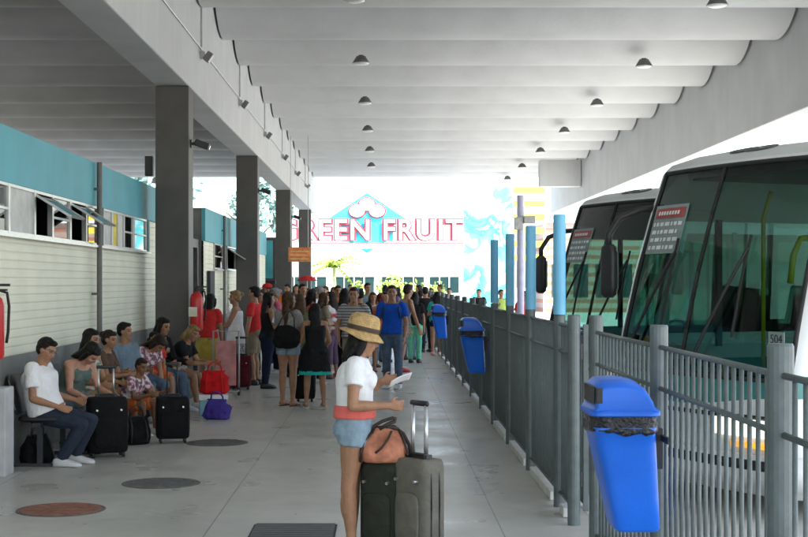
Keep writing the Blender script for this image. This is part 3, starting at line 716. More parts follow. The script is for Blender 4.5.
bm=B(); box(bm,gx(545,d4),gx(640,d4),d4,d4+8,-.4,EYE+60*d4/F); obj('wall',bm,mat('striped_brick',(.4,.3,.2),.8,extra=brick_extra),bb)
bm=B(); box(bm,gx(544,d4),gx(641,d4),d4-.2,d4+8.2,EYE+60*d4/F,EYE+64*d4/F); obj('roof',bm,M_sunwhite,bb)
for i in range(4):
    bm=B(); x=gx(552+22*i,d4); box(bm,x,x+.9,d4-.05,d4-.002,EYE-.9,EYE+1.2); obj('window',bm,M_teal,bb)
# lilac column with camera
lc=empty('lamp_column',(gx(520.5,33),33,-.15),label='pale lilac column with a small grey camera box near its top',cat='column')
bm=B(); lathe(bm,[(.085,0),(.085,3.95),(.07,3.97)],14); obj('post',bm,mat('pale_lilac_paint',(.42,.42,.55),.5),lc,smooth=False)
bm=B(); box(bm,-.16,.06,-.16,-.08,3.15,3.45); box(bm,.06,.34,-.2,-.06,3.30,3.48); box(bm,-.06,.06,-.08,.08,3.2,3.5); obj('camera_box',bm,M_gal,lc,bevel=.02)
# palms and trees
def leafy(name,label,loc,h,r,col,seed,n=900,trunk=.12,ls=.16,group=None):
    rnd=random.Random(seed); e=empty(name,loc,label=label,cat='tree',group=group)
    bm=B(); path(bm,[(0,0,0),(.08*h*.1,0,h*.3),(-.02*h,0,h*.55),(0,.02*h,h*.8)],[trunk,trunk*.8,trunk*.6,trunk*.25],8)
    for k in range(6):
        a=rnd.uniform(0,6.28); z=h*rnd.uniform(.4,.6); path(bm,[(0,0,z),(math.cos(a)*r*.4,math.sin(a)*r*.4,z+h*.13),(math.cos(a)*r*.7,math.sin(a)*r*.7,z+h*.2)],[trunk*.4,trunk*.25,trunk*.1],6)
    obj('trunk',bm,mat('tree_bark',(.10,.075,.05),.9,.3,10.,.5,20.),e)
    bm=B(); cl=[(V((rnd.gauss(0,.45)*r,rnd.gauss(0,.45)*r,h*.72+rnd.gauss(0,.16)*h)),r*rnd.uniform(.25,.45)) for _ in range(12)]
    for _ in range(n):
        c,rr=rnd.choice(cl); d=V((rnd.gauss(0,1),rnd.gauss(0,1),rnd.gauss(0,1))).normalized(); p=c+d*rr*rnd.uniform(.5,1.05)
        u=V((rnd.gauss(0,1),rnd.gauss(0,1),rnd.gauss(0,1))).normalized()*ls*rnd.uniform(.6,1.3); w=u.orthogonal().normalized()*ls*.5
        bm.faces.new([bm.verts.new(p-u),bm.verts.new(p+w),bm.verts.new(p+u),bm.verts.new(p-w)])
    obj('crown',bm,mat('leaf_'+name+str(col[0]),col,.6,.4,1.5),e)
def palm(label,loc,h,seed):
    rnd=random.Random(seed); e=empty('palm_tree',loc,label=label,cat='palm tree')
    bm=B(); path(bm,[(0,0,0),(.05,0,h*.5),(0,0,h)],[.10,.08,.06],8); obj('trunk',bm,mat('palm_bark',(.25,.3,.12),.9,.3,10.),e)
    bm=B()
    for k in range(16):
        a=k*2.399; el=rnd.uniform(-.1,1.1); L_=h*rnd.uniform(.45,.6); prev=None
        for s in range(9):
            t=s/8; rr=L_*t*math.cos(el*(1-t*.4)); z=h+L_*t*math.sin(el)-L_*.55*t*t; p=V((math.cos(a)*rr,math.sin(a)*rr,z)); 
            if prev is not None:
                d=(p-prev).normalized(); sd=V((-math.sin(a),math.cos(a),0))
                for sg_ in (-1,1):
                    q=prev+sd*sg_*.34*(1-t*.6)+V((0,0,-.12)); 
                    bm.faces.new([bm.verts.new(prev),bm.verts.new(q+d*.10),bm.verts.new(p)])
            prev=p
    obj('crown',bm,mat('yellow_green_frond',(.22,.32,.03),.6,.3,2.),e)
palm('young yellow green palm in front of the left end of the big sign',(gx(334,66),66,0),2.55,3)
leafy('shrub','low yellow green shrub in front of the shop windows below the diamond',(gx(392,74),74,0),1.7,1.5,(.20,.30,.03),5,700,.05,.13)
leafy('shrub','second yellow green shrub in front of the shop windows, right of centre',(gx(430,75),75,0),1.6,1.3,(.22,.31,.04),6,500,.05,.13)
leafy('tree','tall pale tree showing left between the first and second pillars',(-14.,78,0),10.5,3.2,(.15,.27,.23),11,1500,.2,.3,'tall trees beyond the platform')
leafy('tree','tall tree left of the big sign between the second and third pillars',(-9.,96,0),9.,2.6,(.15,.27,.23),12,1200,.2,.3,'tall trees beyond the platform')

# ================================================================== SEATS AND LUGGAGE
def make_bench():
    e=empty('waiting_bench')
    for i in range(4):
        y=-.84+.56*i
        bm=B(); loft(bm,[(V((0.02,y,.43)),V((.21,0,0)),V((0,.22,0))),(V((0.02,y,.45)),V((.23,0,0)),V((0,.24,0))),(V((0.02,y,.475)),V((.22,0,0)),V((0,.23,0)))],20,power=4); obj('seat',bm,M_black,e,smooth=False)
        M=Matrix.Translation((-.20,y,.50))@Matrix.Rotation(R(-12),4,'Y')
        bm=B(); loft(bm,[(M@V((0,0,z)),M.to_3x3()@V((.015,0,0)),M.to_3x3()@V((0,.235*k,0))) for z,k in ((0,.85),(.05,1),(.34,1),(.38,.85))],20,power=4); obj('backrest',bm,M_black,e,smooth=False)
    bm=B(); box(bm,-.04,.04,-1.1,1.1,.385,.428); obj('beam',bm,M_dark,e)
    for y in (-.95,0,.95):
        bm=B(); box(bm,-.025,.025,y-.02,y+.02,.03,.384); box(bm,-.25,.25,y-.025,y+.025,0,.03); obj('leg',bm,M_dark,e)
    return e
b0=make_bench(); b0.location=(-3.27,14.3,0); tag(b0,'black four seat bench nearest the camera, under the man in the white shirt','bench','black waiting benches along the wall')
b1=copy_tree(b0,loc=(-3.27,16.75,0),label='second black bench along the wall, under the middle of the seated group')
b2=copy_tree(b0,loc=(-3.22,19.2,0),label='farthest black bench along the wall, just before the nearest pillar')

def suitcase(label,loc,rz,w,t,h,m,hh=.35,hm=None,dark=False,hs=.075,hr=.0095,hy=.25):
    e=empty('suitcase',loc,rz,label,'suitcase')
    bm=B(); loft(bm,[(V((0,0,z)),V((w/2*k,0,0)),V((0,t/2*k,0))) for z,k in ((.05,.88),(.065,.97),(.09,1),(h-.05,1),(h-.02,.97),(h,.9),(h+.004,.6))],36,power=5.5); 
    bod=obj('case_body',bm,m,e,smooth=True)
    bm=B(); 
    for z in (.5,): 
        rr=[V((w/2*1.006*math.copysign(abs(math.cos(a))**(2/5.5),math.cos(a)),t*.17,.05+(h-.05)*.5+(h-.06)*.5*math.copysign(abs(math.sin(a))**(2/5.5),math.sin(a)))) for a in [2*math.pi*k/40 for k in range(41)]]
        path(bm,rr,.006,6); path(bm,[V((p.x,-p.y,p.z)) for p in rr],.006,6)
    obj('zip_piping',bm,M_black,e,smooth=True)
    bm=B(); loft(bm,[(V((0,-t/2-.012*k_,h*.42)),V((w*.36*s_,0,0)),V((0,0,h*.26*s_))) for k_,s_ in ((0,1.),(1.,1.),(1.4,.93))],28,power=5); obj('front_pocket',bm,m,e,smooth=True)
    for sx in (-1,1):
        for sy in (-1,1):
            bm=B(); Mx=Matrix.Translation((sx*(w/2-.05),sy*(t/2-.04),.028))@Matrix.Rotation(R(90),4,'Y'); loft(bm,[(Mx@V((0,0,q)),Mx.to_3x3()@V((.028,0,0)),Mx.to_3x3()@V((0,.028,0))) for q in (-.012,.012)],14); obj('wheel',bm,M_rubber,e)
    if hh:
        bm=B()
        for sx in (-1,1): tube(bm,(sx*hs,t*hy,h-.02),(sx*hs,t*hy,h+hh),hr,n=10)
        ha=obj('handle_tubes',bm,hm or M_steel,e,smooth=True)
        bm=B(); loft(bm,[(V((sx*1.,t*hy,h+hh)),V((0,.016*k,0)),V((0,0,.018*k))) for sx,k in ((-hs-.02,.6),(-hs-.012,1),(hs+.012,1),(hs+.02,.6))],14); obj('handle_grip',bm,M_black,ha,smooth=True)
    bm=B(); path(bm,[(-.08,-t*.1,h),(-.07,-t*.1,h+.03),(.07,-t*.1,h+.03),(.08,-t*.1,h)],.010,8); box(bm,-hs-.03,hs+.03,t*(hy-.12),t*(hy+.12),h-.005,h+.03); obj('carry_handle',bm,M_black,e,smooth=False)
    for sx in (-.3,.3):
        bm=B(); tube(bm,(sx*w,-t/2-.03,h*.80),(sx*w,-t/2+.01,h*.80),.010,n=10); obj('rivet',bm,M_steel,e)
    return e
C_green=cloth('dark_green_case',(.035,.038,.028)); C_grey=cloth('taupe_case',(.155,.145,.12)); C_black=cloth('black_case',(.007,.007,.0075)); C_maroon=cloth('maroon_case',(.10,.012,.02))
# near pair
dg=9.0
suitcase('tall taupe grey suitcase with silver handle pulled up, beside the woman in the straw hat',(gx(419.5,8.85),8.85,0),R(-50),.30,.20,.64,C_grey,.35,hs=.062,hr=.0135,hy=0.)
suitcase('dark green suitcase standing under the orange handbag',(gx(385,9.0),9.02,0),R(-28),.28,.22,.60,C_green,0)
suitcase('large black suitcase with raised silver handle in front of the first seated people',(gx(107,14.1),14.1,0),R(20),.40,.26,.60,C_black,.30,M_steel)
suitcase('upright black suitcase with raised black handle alone on the floor before the seated women',(gx(172.5,15.35),15.35,0),R(12),.36,.24,.50,C_black,.36,M_black,hs=.055)
suitcase('dark maroon suitcase beside the woman in the white dress',(gx(241,23.0),23.0,0),R(0),.33,.24,.55,C_maroon,.3,M_black)
suitcase('small black suitcase standing just behind the woman in the black dress',(gx(305,20.6),20.6,0),R(0),.3,.22,.5,C_black,.25,M_black)
def softbag(name,label,loc,rz,w,t,h,m,trim,handle=True,seed=1,cat='bag'):
    e=empty(name,loc,rz,label,cat); bm=B()
    loft(bm,[(V((0,0,h*z)),V((w/2*k,0,0)),V((0,t/2*q,0))) for z,k,q in ((0,.8,.8),(.04,.95,.97),(.2,1.03,1.05),(.5,1.0,.95),(.8,.9,.55),(.95,.82,.22),(1.,.78,.1))],28,power=3.2)
    bmesh.ops.subdivide_edges(bm,edges=bm.edges[:],cuts=1,use_grid_fill=True)
    for v in bm.verts: v.co+=V((1,1,.6))*(.035*h/.22*noise.noise(v.co*12+V((seed,0,0))))*1.0*(1 if v.co.z>.02 else 0)
    obj('bag_body',bm,m,e,smooth=True)
    bm=B()
    for s in (-1,1): path(bm,[(s*w*.30,-t*.52,h*.08),(s*w*.30,-t*.54,h*.3),(s*w*.27,-t*.42,h*.7),(s*w*.25,-t*.1,h*.97)],.009,6)
    path(bm,[(-w*.40,0,h*1.0),(0,0,h*1.0),(w*.40,0,h*1.0)],.009,6); obj('trim',bm,trim,e,smooth=True)
    if handle:
        bm=B(); path(bm,[(-w*.25,0,h*.95),(-w*.22,-.01,h*1.25),(-w*.05,-.02,h*1.42),(w*.12,-.02,h*1.38),(w*.24,-.01,h*1.2),(w*.27,0,h*.95)],.011,8); obj('handle',bm,trim,e,smooth=True)
    return e
hb=empty('handbag',(gx(383,8.95),8.95,.606),R(6),'soft orange brown handbag with dark trim resting on the dark green suitcase','handbag')
M_or=cloth('orange_leather',(.50,.20,.12),.40); M_tr=mat('dark_brown_trim',(.03,.018,.014),.5)
bm=B(); loft(bm,[(V((.010*q_,0,z)),V((hx,0,0)),V((0,hy,0))) for z,hx,hy,q_ in ((0,.115,.07,0),(.012,.140,.09,0),(.05,.150,.10,0),(.10,.146,.095,0),(.15,.125,.07,1),(.19,.098,.04,2),(.212,.075,.02,2),(.218,.05,.01,2))],36,power=3.2)
bmesh.ops.subdivide_edges(bm,edges=bm.edges[:],cuts=1,use_grid_fill=True)
for v in bm.verts: v.co+=(noise.noise_vector(v.co*14)*.016+noise.noise_vector(v.co*34)*.006)*(1 if v.co.z>.015 else .2)
obj('bag_body',bm,M_or,hb,smooth=True)
bm=B(); 
for s_ in (-1,1): path(bm,[(s_*.150,-.06,.01),(s_*.150,-.085,.07),(s_*.128,-.07,.14),(s_*.085+.015,-.03,.205)],.008,8)
path(bm,[(-.06,-.105,.07),(-.02,-.103,.10),(.02,-.085,.15),(.05,-.045,.20)],.007,8); path(bm,[(-.085,-.01,.215),(.015,-.012,.226),(.10,-.01,.21)],.010,8); obj('trim',bm,M_tr,hb,smooth=True)
bm=B(); path(bm,[(-.075,-.03,.19),(-.060,-.04,.235),(-.01,-.05,.265),(.055,-.05,.285),(.075,-.05,.28),(.07,-.055,.265),(.02,-.06,.245),(-.03,-.06,.215)],.0115,8); obj('handle',bm,M_tr,hb,smooth=True)
bm=B(); path(bm,[(.01,.03,.215),(.07,.02,.225),(.13,.0,.18),(.165,-.03,.11),(.168,-.06,.07),(.14,-.09,.05)],.0115,8); obj('handle',bm,M_tr,hb,smooth=True)

softbag('travel_bag','bright red duffel bag standing on the white and blue box',(gx(214.5,18.6),18.6,.28),R(5),.36,.26,.30,cloth('bright_red',(.55,.01,.015)),M_redcloth,True,3)
bx=empty('cool_box',(gx(213,18.6),18.6,0),R(8),'white and pale blue box under the red duffel bag','box'); bm=B(); box(bm,-.18,.18,-.14,.14,0,.2); obj('box_body',bm,mat('pale_blue_box',(.25,.5,.62),.5),bx,bevel=.015); bm=B(); box(bm,-.19,.19,-.15,.15,.201,.275); obj('lid',bm,M_sunwhite,bx,bevel=.012)
softbag('travel_bag','purple cloth bag slumped on the floor against the box',(gx(217,18.0),18.0,0),R(-20),.34,.22,.25,cloth('purple',(.07,.045,.30)),cloth('purple',(.07,.045,.30)),True,5)
softbag('travel_bag','black bag on the floor between the two black suitcases',(gx(136,15.2),15.2,0),R(30),.30,.22,.30,C_black,M_black,True,6)
softbag('travel_bag','black bag under the nearest bench behind the white trainers',(-3.35,13.55,0),R(60),.32,.24,.28,C_black,M_black,True,8)
ct=empty('luggage_trolley',(gx(226,21.8),21.8,0),R(0),'luggage trolley with a pink panel in front of the woman in the white dress','trolley')
bm=B(); box(bm,-.16,.16,-.02,.0,.15,.85); obj('panel',bm,mat('pink_panel',(.6,.25,.25),.5,.3,6.),ct,bevel=.01)
bm=B(); path(bm,[(-.2,0,.05),(-.2,.02,1.0),(.2,.02,1.0),(.2,0,.05)],.016,8); path(bm,[(-.2,0,.08),(-.2,-.35,.08),(.2,-.35,.08),(.2,0,.08)],.016,8); obj('frame',bm,M_gal,ct,smooth=True)
for s in (-1,1):
    bm=B(); Mx=Matrix.Translation((s*.2,-.02,.06))@Matrix.Rotation(R(90),4,'Y'); loft(bm,[(Mx@V((0,0,q)),Mx.to_3x3()@V((.06,0,0)),Mx.to_3x3()@V((0,.06,0))) for q in (-.015,.015)],14); obj('wheel',bm,M_rubber,ct)
# ================================================================== PEOPLE
QUEUE=[]   # (object, voxel, smooth iterations, callback)
def rem(name,bm,mats,parent,vox,it=6,cb=None,f=.5):
    o=obj(name,bm,mats,parent)
    m=o.modifiers.new('r','REMESH'); m.mode='VOXEL'; m.voxel_size=vox; m.use_smooth_shade=True
    s=o.modifiers.new('s','SMOOTH'); s.iterations=it; s.factor=f
    QUEUE.append((o,cb)); return o
def flush():
    dg=bpy.context.evaluated_depsgraph_get()
    res=[bpy.data.meshes.new_from_object(o.evaluated_get(dg),preserve_all_data_layers=False,depsgraph=dg) for o,_ in QUEUE]
    for (o,cb),me in zip(QUEUE,res):
        old=o.data; mats=list(old.materials); o.modifiers.clear(); me.name=old.name; o.data=me
        if len(me.materials)==0:
            for m in mats: me.materials.append(m)
        me.shade_smooth()
        if cb: cb(me)
    QUEUE.clear()
SK={ 'tan':(.36,.185,.105),'light':(.50,.29,.19),'brown':(.22,.105,.055),'pink':(.52,.27,.18)}
def skinm(k): return mat('skin_'+k,SK[k],.5,.13,13.,.25,60.,spec=.4,detail=8)
M_eye=mat('dark_eye',(.02,.012,.01),.3); M_lip=mat('lips',(.33,.09,.07),.5)
HC={'black':(.010,.008,.007),'dark':(.022,.013,.009),'brown':(.07,.038,.018),'blond':(.26,.16,.07),'red':(.14,.03,.015),'grey':(.25,.24,.23)}
def hairm(k): return mat('hair_'+k,HC[k],.55,.35,22.,.8,50.,spec=.22)
def nv(*a): return V(a).normalized()
def person(name_label,X_,Y_,yaw,H=1.68,female=False,skin='tan',hair=('short','black'),top=('tee',None),bottom=('trousers',None),shoes=None,
           lean=(0,0,1),up2=None,look=(1,0,0),headup=None,legs=None,arms=None,vox=.011,bulk=1.0,group=None,z0=0.,hatf=None,strap=None,extra=None,seat=None,curl=.5,hand_dir=(None,None),torso_t=.30,leg_t=.34,neckk=.105):
    sm=skinm(skin); bulk_=bulk
    rp_=random.Random(int(X_*1000)+int(Y_*10)); q1,q2=rp_.uniform(-.06,.14),rp_.uniform(-.12,.10)
    if legs is None: legs=((nv(q1,.05,-1),nv(-q1-.05,.0,-1)),(nv(q2,-.05,-1),nv(-abs(q2)-.04,.02,-1)))
    if arms is None and seat is None:
        k_=rp_.randint(0,4); A_=(nv(.02,.16,-1),nv(.14,.03,-1)); B_=(nv(.02,-.16,-1),nv(.14,-.03,-1))
        if k_==1: A_=(nv(.15,.2,-1),nv(1,-.5,.25))
        if k_==2: B_=(nv(.15,-.2,-1),nv(.9,.5,.5))
        if k_==3: A_=(nv(-.15,.55,-1),nv(.25,-.75,-.5))
        if k_==4: A_=(nv(.1,.2,-1),nv(.8,-.9,-.1)); B_=(nv(.1,-.2,-1),nv(.8,.9,.0))
        arms=(A_,B_)
        if abs(lean[0])+abs(lean[1])<.01 and up2 is None: lean=(rp_.uniform(-.03,.05),rp_.uniform(-.05,.05),1); up2=(rp_.uniform(.0,.10),rp_.uniform(-.05,.05),1)
        if look==(1,0,0): look=(1,rp_.uniform(-.5,.5),rp_.uniform(-.35,.08))
    if legs is None: legs=((nv(.03,.05,-1),nv(-.05,.02,-1)),(nv(-.02,-.05,-1),nv(-.03,-.02,-1)))
    if arms is None: arms=((nv(.02,.16,-1),nv(.14,.03,-1)),(nv(.02,-.16,-1),nv(.14,-.03,-1)))
    legs=[(V(a).normalized(),V(b).normalized()) for a,b in legs]; arms=[(V(a).normalized(),V(b).normalized()) for a,b in arms]
    if seat is not None and seat<.5:
        adj=[]
        for a,b_ in legs:
            kz=.042*H-b_.z*.245*H; tz=max(-.8,min(.35,(kz-seat-.05*H)/(.245*H))); h_=V((a.x,a.y,0)).normalized()*math.sqrt(1-tz*tz); adj.append((V((h_.x,h_.y,tz)),b_))
        legs=adj
    up=V(lean).normalized(); side=V((0,1,0)); fwd=side.cross(up).normalized(); u2=V(up2).normalized() if up2 else up; f2=side.cross(u2).normalized()
    hip=V((0,0,0)); waist=hip+up*.10*H; neck=waist+u2*.19*H; sh=(.098 if female else .108)*H; 
    S_=[neck-u2*.022*H+side*sh*s for s in (1,-1)]
    hu=V(headup).normalized() if headup else (u2+V((0,0,.6))).normalized(); lk=V(look).normalized(); lk=(lk-hu*lk.dot(hu)).normalized(); hs=hu.cross(lk)
    hc=neck+hu*neckk*H+lk*.012*H
    hj=[hip+side*.048*H*s for s in (1,-1)]; kn=[h+l[0]*.245*H for h,l in zip(hj,legs)]; an=[k+l[1]*.245*H for k,l in zip(kn,legs)]
    el=[s+a[0]*.170*H for s,a in zip(S_,arms)]; wr=[e+a[1]*.148*H for e,a in zip(el,arms)]
    low=min(a.z for a in an)-.042*H
    if seat is not None: low=-seat-.05*H
    dz=V((0,0,-low))
    hip,waist,neck,hc=[p+dz for p in (hip,waist,neck,hc)]
    S_,hj,kn,an,el,wr=[[p+dz for p in q] for q in (S_,hj,kn,an,el,wr)]
    hw=(.103 if female else .093)*H*bulk; ww=(.074 if female else .083)*H*bulk; cw=(.086 if female else .10)*H*bulk
    def torso(bm,off=0.,t0=0.,t1=1.,flare=0.,hem=0.):
        # rings from crotch up: (centre, half width, half depth)
        P=[(hip-up*.035*H,hw*.80,.058*H*bulk,side,fwd),(hip,hw,.070*H*bulk,side,fwd),(hip+up*.05*H,hw*.93,.066*H*bulk,side,fwd),(waist,ww,.058*H*bulk*(1.12 if bulk>1.1 else 1),side,(fwd+f2).normalized()),
           (waist+u2*.06*H,(ww+cw)/2,.062*H*bulk,side,f2),(waist+u2*.11*H,cw,.067*H*bulk,side,f2),(waist+u2*.145*H,cw*1.02,.062*H*bulk,side,f2),(waist+u2*.168*H,cw*.93,.050*H,side,f2),(waist+u2*.183*H,cw*.62,.040*H,side,f2),(waist+u2*.196*H,cw*.36,.034*H,side,f2)]
        n=len(P); rs=[]
        a=t0*(n-1); b=t1*(n-1); K=14
        for i in range(K+1):
            q=a+(b-a)*i/K; j=min(int(q),n-2); t=q-j
            c=P[j][0].lerp(P[j+1][0],t); w=P[j][1]*(1-t)+P[j+1][1]*t; d=P[j][2]*(1-t)+P[j+1][2]*t; f_=P[j][4].lerp(P[j+1][4],t).normalized()
            fl=flare*(1-i/K)
            rs.append((c,side*(w+off+fl),f_*(d+off+fl)))
        loft(bm,rs,22,power=2.35)
    # ---------------- body
    bm=B(); torso(bm)
    limb(bm,neck-u2*.03*H,hc-hu*.02*H,[.034*H if female else .040*H,.031*H if female else .037*H,.033*H])
    if female:
        for s in (1,-1): ell(bm,waist+u2*.105*H+f2*.052*H*bulk+side*s*.042*H,side*.036*H,u2*.036*H,f2*.034*H)
    for s in (1,-1): ell(bm,hip+side*s*.044*H-fwd*.030*H,side*.05*H*bulk,up*.052*H,fwd*.05*H*bulk)
    lt=(.056 if female else .052)*H*(.5+.5*bulk)
    for i,s in enumerate((1,-1)):
        limb(bm,S_[i]-side*s*.012*H,el[i],[.031*H*(.5+.5*bulk),.029*H*(.5+.5*bulk),.025*H,.0225*H]) ; limb(bm,el[i],wr[i],[.0225*H,.0235*H,.019*H,.0155*H])
        limb(bm,S_[i],S_[i]-side*s*.05*H+u2*.012*H,[.030*H,.026*H])
        limb(bm,hj[i]-legs[i][0]*.005*H,kn[i],[lt,lt*.96,lt*.82,.036*H,.033*H]); 
        sd=legs[i][1]; back=side.cross(sd).normalized(); back=back if back.x<0 or True else back
        limb(bm,kn[i],an[i],[.033*H,.033*H,.029*H,.022*H,.020*H]); ell(bm,kn[i].lerp(an[i],.30)-side.cross(-sd).normalized()*.009*H,side*.029*H,side.cross(sd).normalized()*.03*H,sd*.07*H)
        # foot
        fd=V((sd.cross(side)).normalized()) ; fd=V((1,0,0)) if seat is None or True else fd
        fz=an[i].z-.042*H+.004; c=V((an[i].x,an[i].y,0))
        loft(bm,[(c+fd*(-.035*H)+V((0,0,fz+.022*H)),side*.014*H,V((0,0,.018*H))),(c+fd*(-.015*H)+V((0,0,fz+.026*H)),side*.022*H,V((0,0,.026*H))),(c+fd*.02*H+V((0,0,fz+.026*H)),side*.024*H,V((0,0,.026*H))),
                 (c+fd*.06*H+V((0,0,fz+.018*H)),side*.027*H,V((0,0,.018*H))),(c+fd*.09*H+V((0,0,fz+.012*H)),side*.029*H,V((0,0,.012*H))),(c+fd*.112*H+V((0,0,fz+.009*H)),side*.020*H,V((0,0,.009*H)))],12)
        limb(bm,an[i],V((c.x,c.y,fz+.03*H)),[.020*H,.022*H])
        # hand
        hd=V(hand_dir[i]).normalized() if hand_dir[i] else arms[i][1]
        pn=(side*(-s)); pn=(pn-hd*pn.dot(hd)).normalized(); wd=hd.cross(pn).normalized()
        if wd.x*1+wd.z*.5<0: wd=-wd      # wd points towards the thumb side
        k=H/1.7; fr=max(.0085*k,vox*.95)
        loft(bm,[(wr[i],wd*.022*k,pn*.014*k),(wr[i]+hd*.03*k,wd*.034*k,pn*.015*k),(wr[i]+hd*.065*k,wd*.040*k,pn*.015*k),(wr[i]+hd*.09*k,wd*.038*k,pn*.012*k)],14,power=3)
        for j,(o_,l_) in enumerate(((.030,.068),(.011,.078),(-.010,.072),(-.030,.056))):
            b0_=wr[i]+hd*.085*k+wd*o_*k*1.12; c1=.35*curl+.08*j*curl; d1=(hd*math.cos(c1)+pn*math.sin(c1)); d2_=(hd*math.cos(c1+.9*curl)+pn*math.sin(c1+.9*curl))
            m_=b0_+d1*l_*.5*k; limb(bm,b0_,m_,[fr,fr*.95],8); limb(bm,m_,m_+d2_*l_*.5*k,[fr*.95,fr*.85],8)
        t0_=wr[i]+hd*.03*k+wd*.030*k; t1_=t0_+(hd*.6+wd*.7+pn*.35).normalized()*.034*k; limb(bm,t0_,t1_,[fr*1.2,fr*1.05],8); limb(bm,t1_,t1_+(hd*.9+wd*.15+pn*.35).normalized()*.028*k,[fr*1.05,fr*.9],8)
    # head: skull, jaw, nose, ears, brows, lips, chin
    def hp(f_,s_,u_): return hc+lk*f_*H+hs*s_*H+hu*u_*H
    ell(bm,hp(-.006,0,.014),lk*.057*H,hs*.045*H,hu*.055*H,20,12)
    ell(bm,hp(.010,0,-.022),lk*.042*H,hs*.037*H,hu*.045*H,16,10)
    ell(bm,hp(.034,0,-.056),lk*.017*H,hs*.020*H,hu*.014*H,10,7)
    ell(bm,hp(.046,0,.014),lk*.010*H,hs*.032*H,hu*.008*H,10,7)
    loft(bm,[(hp(.047,0,.008),hs*.004*H,lk*.006*H),(hp(.056,0,-.008),hs*.007*H,lk*.008*H),(hp(.060,0,-.018),hs*.0095*H,lk*.009*H),(hp(.052,0,-.024),hs*.008*H,lk*.006*H)],10)
    ell(bm,hp(.047,0,-.035),lk*.009*H,hs*.015*H,hu*.0075*H,10,7)
    for s in (1,-1):
        ell(bm,hp(-.004,s*.046,-.006),lk*.010*H,hs*.006*H,hu*.018*H,10,7); ell(bm,hp(.034,s*.024,-.018),lk*.014*H,hs*.012*H,hu*.014*H,10,7)
    def paint(me):
        for m_ in (M_eye,M_lip):
            me.materials.append(m_)
        e1=[hp(.050,s*.0185,.001) for s in (1,-1)]; br=[hp(.053,s*.019,.016) for s in (1,-1)]; lp=hp(.055,0,-.036)
        for p in me.polygons:
            c=p.center; q=c-hc; 
            if q.length>.085*H: continue
            a,b_,d_=q.dot(lk)/H,q.dot(hs)/H,q.dot(hu)/H
            if a<.02: continue
            for s in (1,-1):
                if ((b_-s*.0185)/.0095)**2+((d_-.001)/.0042)**2<1: p.material_index=1
                if ((b_-s*.019)/.0125)**2+((d_-.0155)/.003)**2<1: p.material_index=1
            if (b_/.0135)**2+((d_+.036)/.0045)**2<1 and a>.045: p.material_index=2
    body=rem('person',bm,[sm],None,vox,5,paint); body.data.name='person_body'
    body.location=(X_,Y_,z0); body.rotation_euler=(0,0,yaw); tag(body,name_label,'person',group)
    # ---------------- hair
    st,hcname=hair; hm=hairm(hcname)
    if st!='none':
        bm=B(); g=.008*H
        ell(bm,hp(-.014,0,.022),lk*(.057*H),hs*(.050*H),hu*(.054*H),20,12)
        if st in('short',): ell(bm,hp(-.028,0,.0),lk*.040*H,hs*.047*H,hu*.045*H,16,10); ell(bm,hp(.022,0,.052),lk*.03*H,hs*.036*H,hu*.017*H,14,8)
        if st=='bald': pass
        if st in('long','bob','pony','bun'):
            ell(bm,hp(-.022,0,-.004),lk*.046*H,hs*.052*H,hu*.052*H,16,10); ell(bm,hp(.020,0,.048),lk*.034*H,hs*.040*H,hu*.02*H,14,8)
        if st in('long','bob'):
            L_=.17 if st=='long' else .085; dn=V((0,0,-1))
            b_=hp(-.030,0,-.01); c_=neck-f2*.045*H+u2*.012*H
            e_=c_+(-u2*.6+dn*.4).normalized()*(.135*H if st=='long' else .01*H)-f2*.015*H
            pts=[(b_,.050,.036),(b_.lerp(c_,.5),.052,.034),(c_,.054,.028)]+([(c_.lerp(e_,.5),.058,.024),(e_,.040,.014)] if st=='long' else [(e_,.05,.02)])
            loft(bm,[(p,hs*a*H,f2*b*H) for p,a,b in pts],18,power=2.4)
            for s in (1,-1):
                limb(bm,hp(.002,s*.048,.012),hp(-.004,s*.050,-.060 if st=='bob' else -.085),[.016*H,.018*H,.013*H],10)
        if st=='pony': path(bm,[hp(-.062,0,.02),hp(-.095,0,.01),hp(-.10,0,-.05),hp(-.085,0,-.11)],[.016*H,.022*H,.022*H,.007*H],10)
        if st=='bun': ell(bm,hp(-.07,0,.03),lk*.026*H,hs*.026*H,hu*.026*H)
        def rough(me):
            for v in me.vertices: v.co+=V((1,1,1))*(.0035*noise.noise(v.co*45))
        rem('hair',bm,[hm],body,max(vox*.9,.007),2,rough)
    # ---------------- clothes
    def wr_(amt,fq=9):
        def f(me):
            for v in me.vertices:
                n_=noise.noise_vector(v.co*fq+V((X_*3,Y_,0))); v.co+=n_*amt
            if vox<.0095: v.co+=noise.noise_vector(V((v.co.x*20,v.co.y*20,v.co.z*34+v.co.x*18)))*amt*.55
        return f
    kind,tm=top
